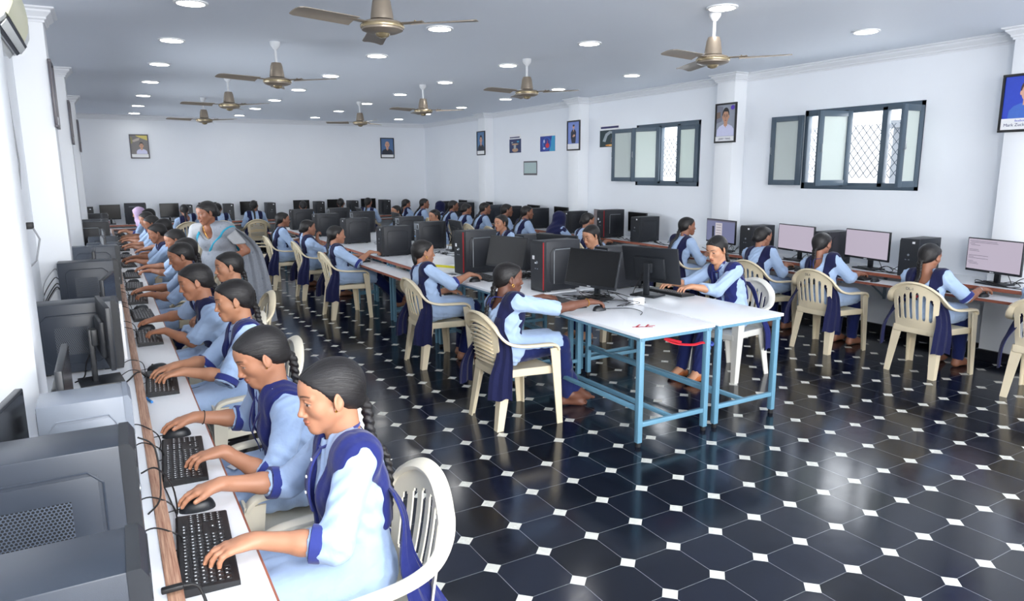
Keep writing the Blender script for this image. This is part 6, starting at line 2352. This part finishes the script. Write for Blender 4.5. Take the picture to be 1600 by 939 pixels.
chair_for(CH_V, (2.46, 8.52), 0, 'beige slatted chair of the girl with outstretched legs', 0.05)
C4 = Fig('person', 'girl resting chin on raised hand, fourth along the island aisle side', (2.475, 10.04), 0, (2.46, 10.0, 1.018), 0, 4, 0, {'R': ('local', (0.105, -0.035, 0.915), (0.25, 0.15, 0.95), (0.3, -0.5, -0.8), (0, 0.4, 0.2), (40, 50, 40)), 'L': ('kb', (2.76, 10.15, ZK + 0.045))},
         skin=(150, 104, 82), res='mid', eyes=0.7, group=G_P, hair='bun').go()
chair_for(CH_V, (2.48, 10.06), 0, 'beige plastic chair of the girl with chin on hand', 0.05)
C5 = Fig('person', 'girl sitting upright with long plait, fifth along the island aisle side', (2.305, 11.2), 0, (2.37, 11.2, 1.070), 0, 4, 0, {'R': ('kb', (2.70, 11.1, ZK + 0.045)), 'L': ('kb', (2.70, 11.3, ZK + 0.045))},
         skin=(150, 102, 80), res='mid', eyes=0.7, group=G_P).go()
chair_for(CH_V, (2.31, 11.2), 0, 'beige plastic chair of the upright girl in the island row', 0.05)
CH_V((2.20, 12.15, 0), math.radians(-8), 'empty beige plastic chair beyond the upright girl in island row', 'moulded plastic chairs')

# ---------------- centre island, window side, facing left
D1 = Fig('person', 'girl in tan slip-on shoes looking down at keyboard, window side of nearest white table', (4.715, 4.26), 180, (4.530, 4.30, 1.108), 8, 22, 0, {'R': ('kb', (4.12, 4.47, zt - 0.004)), 'L': ('kb', (4.135, 4.25, zt - 0.004))},
         knees={'L': (0.42, 0.085, 0.515), 'R': (0.42, -0.075, 0.515)}, ankles={'L': (0.47, 0.085, 0.085), 'R': (0.49, -0.085, 0.085)}, footdir={'L': (1, 0.25, 0), 'R': (1, 0.1, 0)}, sandal=True,
         skin=(204, 150, 118), res='hi', sash='sash_near_lit', eyes=0.35, extras=('stud', 'lanyard'), group=G_P, sleeve=1.75, cuff=False).go()
chair_for(CH_W, (4.70, 4.24), 180, 'off-white plastic chair on window side of nearest white table', 0.0)
D2 = Fig('person', 'girl looking down behind the monitors of the white tables', (4.64, 5.98), 180, (4.455, 6.02, 1.100), 10, 20, 0, {'R': ('kb', (4.12, 6.10, zt)), 'L': ('kb', (4.12, 5.86, zt))},
         skin=(196, 144, 114), res='mid', eyes=0.4, extras=('stud',), group=G_P, ankles=UNDER).go()
chair_for(CH_V, (4.68, 5.98), 180, 'beige plastic chair on window side of second white tables')
D3 = Fig('person', 'girl with face half hidden behind tilted monitor, window side of island', (4.80, 8.35), 180, (4.67, 8.38, 1.090), 14, 4, 0, {'R': ('kb', (4.30, 8.45, ZK + 0.05)), 'L': ('kb', (4.30, 8.22, ZK + 0.05))},
         skin=(186, 134, 106), res='mid', eyes=0.8, extras=('stud',), group=G_P, ankles=UNDER).go()
chair_for(CH_V, (4.83, 8.35), 180, 'beige plastic chair of the girl half hidden behind tilted monitor')
for y, lb, cl in ((10.68, 'girl with only hair showing above island, fourth on window side', 'beige plastic chair fourth on the window side of island'), (12.45, 'girl with only forehead showing above island, farthest on window side', 'beige plastic chair farthest on the window side of island')):
    dup(D3, (4.83, y, 0), PI, lb, G_P).scale = (1, 1, 0.975); chair_for(CH_V, (4.86, y), 180, cl)

# ---------------- right wall row, facing the right wall
zr = ZK + 0.052
R1 = Fig('person', 'girl seen from behind with plait and red hair band, right desk, chair marked', (6.165, 3.37), 0, (6.185, 3.385, 1.030), -6, 14, 0, {'R': ('mouse', (6.545, 3.08, ZK + 0.058)), 'L': ('kb', (6.50, 3.50, zr))},
         ankles={'L': (0.42, 0.09, 0.085), 'R': (0.44, -0.09, 0.085)}, skin=(150, 100, 76), res='mid', sleeve=0.85, scoop=True, braid_y=0.015, extras=('bandR', 'watchR'), group=G_P, cuff=True).go()
ch = chair_for(CH_V, (6.17, 3.36), 0, 'beige plastic chair lettered DL1 at the right desk, nearest', 0.05)
R2 = Fig('person', 'girl with braid down open back of tunic, second along right desk', (6.13, 4.38), 0, (6.15, 4.43, 1.055), 0, 8, 0, {'R': ('kb', (6.56, 4.24, zr)), 'L': ('kb', (6.50, 4.52, zr))},
         skin=(156, 106, 84), res='mid', sleeve=1.2, scoop=True, cuff=False, extras=('cord',), group=G_P).go()
ch2 = chair_for(CH_V, (6.15, 4.36), 0, 'beige plastic chair lettered DL4, second along right desk', 0.05)
R3 = Fig('person', 'girl with hair in a bun, third along right desk', (6.16, 5.22), 0, (6.26, 5.25, 1.060), -8, 10, 0, {'R': ('kb', (6.56, 5.12, zr)), 'L': ('kb', (6.52, 5.36, zr))},
         skin=(160, 110, 86), res='mid', hair='bun', group=G_P, sleeve=1.2, cuff=False).go()
chair_for(CH_V, (6.17, 5.20), 0, 'beige plastic chair under the girl with a bun, right desk', 0.05)
R4 = Fig('person', 'girl with thin plait beside the blue window screen, fourth along right desk', (6.12, 6.45), 0, (6.27, 6.43, 1.100), -22, 2, 0, {'R': ('kb', (6.54, 6.3, zr)), 'L': ('kb', (6.52, 6.55, zr))},
         skin=(150, 102, 80), res='mid', hair='braid', braid_y=0.03, group=G_P, sleeve=1.2, cuff=False).go()
chair_for(CH_V, (6.12, 6.44), 0, 'beige plastic chair under the girl with thin plait, right desk', 0.05)
dup(R3, (6.12, 8.42, 0), 0, 'girl behind the island girl looking down, fifth along right desk', G_P); chair_for(CH_V, (6.12, 8.42), 0, 'beige plastic chair fifth along the right desk')
R6 = Fig('person', 'girl in navy head scarf seen from behind at right desk', (6.08, 9.08), 0, (6.13, 9.08, 1.055), 0, 8, 0, {'R': ('kb', (6.52, 8.98, zr)), 'L': ('kb', (6.52, 9.2, zr))},
         skin=(160, 110, 86), res='lo', hijab='sash_navy', group=G_P, tails=False, sleeve=1.7, cuff=False).go()
chair_for(CH_V, (6.08, 9.08), 0, 'yellowish plastic chair behind the girl in navy head scarf')
for p, x, y, lb in ((R4, 6.06, 10.2, 'girl in profile seventh along right desk, beside the navy scarf'), (R4, 6.12, 11.0, 'girl mostly hidden behind island face, eighth along right desk'),
                    (R4, 6.10, 11.8, 'girl with sash down her back, ninth along right desk'), (R3, 6.05, 12.35, 'girl with round bun, tenth along right desk'),
                    (R4, 6.05, 13.1, 'girl turned to show her face, eleventh along right desk'), (R4, 6.0, 14.5, 'girl near back corner in profile, white chair beside her'),
                    (R2, 6.08, 15.4, 'girl with yellow flower in her hair at back corner')):
    dup(p, (x, y, 0), 0, lb, G_P)
    chair_for(CH_V, (x, y), 0, 'beige plastic chair of the ' + lb.split(',')[0])
dup(R6, (6.2, 13.85, 0), 0, 'second girl in navy head scarf, farther along right desk', G_P); chair_for(CH_V, (6.2, 13.85), 0, 'plastic chair of the farther girl in navy scarf')
dup(R1, (6.20, 2.42, 0), 0, 'seated girl cut off by the right picture edge, only sash showing', G_P); chair_for(CH_V, (6.21, 2.42), 0, 'plastic chair cut off at the right picture edge', 0.05)

# ---------------- back wall row, facing the back wall
for i, (p, x, a, lb) in enumerate(((R2, 1.42, 90, 'girl with her back turned beside teacher, first along back desk'), (R3, 2.05, 90, 'girl behind teacher along back desk'), (R4, 2.74, 90, 'girl in profile at back desk on a broad slatted chair'),
                                   (R3, 3.82, 90, 'girl at the middle of the back desk seen from behind'), (R4, 4.64, 90, 'girl in profile at back desk beside white chair'), (R4, 5.22, 62, 'girl leaning aside at right end of back desk'))):
    dup(p, (x, 15.72, 0), math.radians(a), lb, G_P)
    (CH_H if i == 2 else CH_V)((x, 15.77, 0), math.radians(a), 'beige plastic chair at the back desk, %s from left' % ORD[i].replace('nearest', 'first'), 'moulded plastic chairs')
CH_W((4.25, 15.0, 0), math.radians(80), 'white plastic chair standing before the back desk', 'moulded plastic chairs')

# lettering on two chair backs
for c, t in ((ch, 'DL-1'), (ch2, 'DL4')):
    mx = Matrix.Translation((-0.331, 0.01, 0.772)) @ Matrix.Rotation(math.radians(-10), 4, 'Y') @ Matrix.Rotation(-HP, 4, 'Z') @ Matrix.Rotation(HP, 4, 'X')
    text_part('lettering', t, 0.034, 'chair_print', [k for k in children(c) if k.name.startswith('backrest')][0], mx)
c0 = [o for o in bpy.data.objects if o.get('label', '').startswith('cream slatted plastic chair with round')][0]
bk = [k for k in children(c0) if k.name.startswith('backrest')][0]
MB().lathe([(0.0004, -0.0015), (0.02, -0.0015), (0.02, 0.001), (0.0004, 0.001)], 'sticker_grey', 20, axis='X').build('sticker', bk).location = (-0.292, 0.10, 0.757)

# ---------------- the teacher
T = Fig('person', 'woman in grey saree with teal border leaning over the left row', (1.00, 7.90), 236, (0.868, 7.72, 1.388), -34, 16, 0,
        {'R': ('local', (0.30, -0.27, 0.80), (0.5, 0.0, -0.85)), 'L': ('local', (0.30, 0.14, 0.86), (0.75, -0.5, -0.3), (-0.7, 0.7, -0.2))},
        skin=(146, 98, 76), hair='bun', res='hi', stand=True, build=1.12, eyes=0.35, extras=('stud', 'chain'))
T.make_body(); T.make_hair()
lo = V3(-0.42, -0.42, 0.0); hi = V3(0.60, 0.42, 1.42)
g = Grid(*[axis(lo[a], hi[a], 0.0095) for a in range(3)])
T.torso(g, 0.010)
for nm in 'LR':
    g.cone(T.Sj[nm], T.Sj[nm] + (T.E[nm] - T.Sj[nm]) * 0.80, 0.062, 0.054, 0.03)
    e = T.Sj[nm] + (T.E[nm] - T.Sj[nm]) * 0.80; d = nrm(T.E[nm] - T.Sj[nm])
    g.cone(e + d * 0.045, e + d * 0.08, 0.075, 0.075, 0.0, '-')
g.clip(lambda x, y, z: T.sp(0.45)[2] - z)
g.cone(T.N - V3(0, 0, 0.03), T.hp((-0.02, 0, -0.06)), 0.062, 0.066, 0.006, '-')
a_, s_, u_ = T.fr(0.9)
g.ell(T.N + a_ * 0.055 - u_ * 0.005, V3(0.085, 0.078, 0.090), np.stack([a_, s_, u_], 1), 0.01, '-')
V, Q = g.mesh(); np_obj('blouse', V, Q, 'blouse_grey', T.root)
g = Grid(*[axis(lo[a], hi[a], 0.0095) for a in range(3)])
T.torso(g, 0.018, shoulders=False)
g.clip(lambda x, y, z: z - T.sp(0.42)[2] - 0.0)
g.cone(T.P + V3(0, 0, 0.02), V3(0.03, 0, 0.45), 0.165, 0.175, 0.06, sq=(V3(0, 1, 0), 1.12))
g.cone(V3(0.03, 0, 0.45), V3(0.02, 0, 0.0), 0.175, 0.215, 0.06)
g.clip(lambda x, y, z: 0.012 - z + 0 * x + 0 * y)
V, Q = g.mesh()
th = np.arctan2(V[:, 1], V[:, 0] - 0.02)
amp = np.clip((0.85 - V[:, 2]) / 0.6, 0, 1) * 0.010
V[:, :2] += (np.stack([np.cos(th), np.sin(th)], 1)) * (amp * np.sin(th * 17 + 1.5 * np.sin(V[:, 2] * 6)))[:, None]
sar = np_obj('saree', V, Q, 'saree_grey', T.root)
# the pallu: a broad band from the right waist over the left shoulder, teal along its edges
pn = nrm(V3(0.0, 0.62, 0.78) if False else V3(0.0, 0.70, -0.72))
def pallu(off, w0, w1, material, name, par):
    g = Grid(*[axis(a, b, 0.008) for a, b in zip(T.sp(0.2) - V3(0.3, 0.3, 0.2), T.N + V3(0.3, 0.3, 0.15))])
    T.torso(g, off)
    c0_ = T.sp(0.62)
    def fn(x, y, z):
        q = (y - c0_[1]) * pn[1] + (z - c0_[2]) * pn[2] + (x - c0_[0]) * 0.25
        return np.maximum(np.maximum(w0 - q, q - w1), T.sp(0.12)[2] - z)
    g.clip(fn)
    a_, s_, u_ = T.fr(0.95)
    g.ell(T.N + a_ * 0.055 + s_ * -0.02 - u_ * 0.005, V3(0.085, 0.070, 0.095), np.stack([a_, s_, u_], 1), 0.008, '-')
    V, Q = g.mesh()
    return np_obj(name, V, Q, material, par)
pl = pallu(0.024, -0.085, 0.30, 'saree_grey', 'pallu', T.root)
pallu(0.0265, -0.088, -0.062, 'saree_teal', 'border', pl)
pallu(0.0265, 0.085, 0.105, 'saree_teal', 'border', pl)
rows = []
ctr = smooth_path([tuple(T.Sj['L'] + V3(-0.03, -0.02, 0.055)), tuple(T.Sj['L'] + V3(-0.11, 0.03, -0.03)), (-0.17, 0.23, 0.98), (-0.17, 0.285, 0.72), (-0.18, 0.31, 0.45), (-0.19, 0.32, 0.16)], 5)
N_ = len(ctr)
for i, p in enumerate(ctr):
    t = i / (N_ - 1)
    row = []
    wd = nrm(V3(0.75 - 1.25 * min(1, t * 2), 0.5 + 0.35 * min(1, t * 2), 0))
    nn = np.cross(wd, V3(0, 0, 1))
    for j in range(25):
        q = -1 + j / 12
        pp = np.array(p) + wd * (0.085 + 0.075 * t) * q + nn * (0.016 * math.sin(q * 9 + t * 2) * min(1, t * 2 + .2))
        row.append(tuple(pp))
    rows.append(row)
b = MB(); sheet(b, rows, 0.005, 'saree_grey')
dr = b.build('drape', T.root)
b = MB(); sheet(b, [[tuple(np.array(r[k]) + np.array((0.004, 0.003, 0))) for k in (0, 1, 2)] for r in rows], 0.008, 'saree_teal')
b.build('border', dr)
T.extra()
# ------------------------------------------------------------------ camera, light, world
F_PX, YAW, PITCH, ROLL, CAMZ = 1084.86, 0.524450, 0.182888, -0.0058925, 1.77596
cy_, sy_ = math.cos(YAW), math.sin(YAW)
fw_ = Vector((sy_ * math.cos(PITCH), cy_ * math.cos(PITCH), -math.sin(PITCH)))
rt_ = Vector((cy_, -sy_, 0)); up_ = rt_.cross(fw_)
r2 = rt_ * math.cos(ROLL) + up_ * math.sin(ROLL); u2 = -rt_ * math.sin(ROLL) + up_ * math.cos(ROLL)
cam = bpy.data.cameras.new('camera')
cam.sensor_fit = 'HORIZONTAL'; cam.sensor_width = 36.0; cam.lens = 36.0 * F_PX / 1600
cam.clip_start = 0.05; cam.clip_end = 100
co = bpy.data.objects.new('camera', cam)
mw = Matrix.Identity(4)
for i in range(3):
    mw[i][0] = r2[i]; mw[i][1] = u2[i]; mw[i][2] = -fw_[i]
mw.translation = Vector((0, 0, CAMZ))
co.matrix_world = mw
COL.objects.link(co)
scene.camera = co

def area(name, loc, target, sx, sy, power, color=(1, 1, 1), spread=PI):
    l = bpy.data.lights.new(name, 'AREA')
    l.shape = 'RECTANGLE'; l.size = sx; l.size_y = sy; l.energy = power; l.color = color; l.spread = spread
    o = bpy.data.objects.new(name, l)
    o.location = loc
    o.rotation_euler = (Vector(target) - Vector(loc)).to_track_quat('-Z', 'Y').to_euler()
    COL.objects.link(o)
    return o
area('flash_lamp', (0.25, -0.7, 2.35), (2.6, 6.0, 1.3), 0.7, 0.5, 7, (1.0, 0.99, 0.97))
area('flash_bounce', (0.6, -0.9, 2.1), (1.4, 0.8, 3.0), 0.6, 0.6, 62, (1.0, 0.99, 0.97))
area('daylight_behind', (3.2, -2.8, 1.7), (3.2, 6, 1.5), 6.5, 2.6, 185, (0.98, 0.985, 0.99))
# fill lamps added on the solid left wall; daylight through the right wall's windows
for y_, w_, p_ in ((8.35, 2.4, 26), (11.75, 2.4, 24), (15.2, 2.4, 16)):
    area('left_wall_fill', (XL + 0.03, y_, 1.45), (4.0, y_, 1.5), w_, 1.2, p_ * 0.75, (0.88, 0.94, 1.0), 2.0)
for y_, w_ in ((4.89, 1.35), (7.97, 1.3)):
    area('daylight_right_window', (XR + 0.35, y_, 2.02), (3.0, y_, 1.7), w_, 0.9, 12, (0.92, 0.96, 1.0))

wd = bpy.data.worlds.new('daylight')
scene.world = wd
wd.use_nodes = True
bg = wd.node_tree.nodes['Background']
sky = wd.node_tree.nodes.new('ShaderNodeTexSky')
sky.sky_type = 'HOSEK_WILKIE'
sky.turbidity = 6.0
sky.ground_albedo = 0.6
sky.sun_direction = (-0.4, -0.3, 0.85)
hs = wd.node_tree.nodes.new('ShaderNodeHueSaturation')
hs.inputs['Saturation'].default_value = 0.25
wd.node_tree.links.new(sky.outputs[0], hs.inputs['Color'])
wd.node_tree.links.new(hs.outputs[0], bg.inputs['Color'])
bg.inputs['Strength'].default_value = 4.5

vs_ = scene.view_settings
vs_.view_transform = 'Standard'; vs_.look = 'None'; vs_.exposure = 1.0; vs_.gamma = 1.0; vs_.use_curve_mapping = False
scene.cycles.max_bounces = 8
scene.cycles.diffuse_bounces = 4
scene.cycles.glossy_bounces = 4
scene.cycles.caustics_reflective = False
scene.cycles.caustics_refractive = False
scene.cycles.sample_clamp_indirect = 6.0
scene.cycles.use_denoising = True
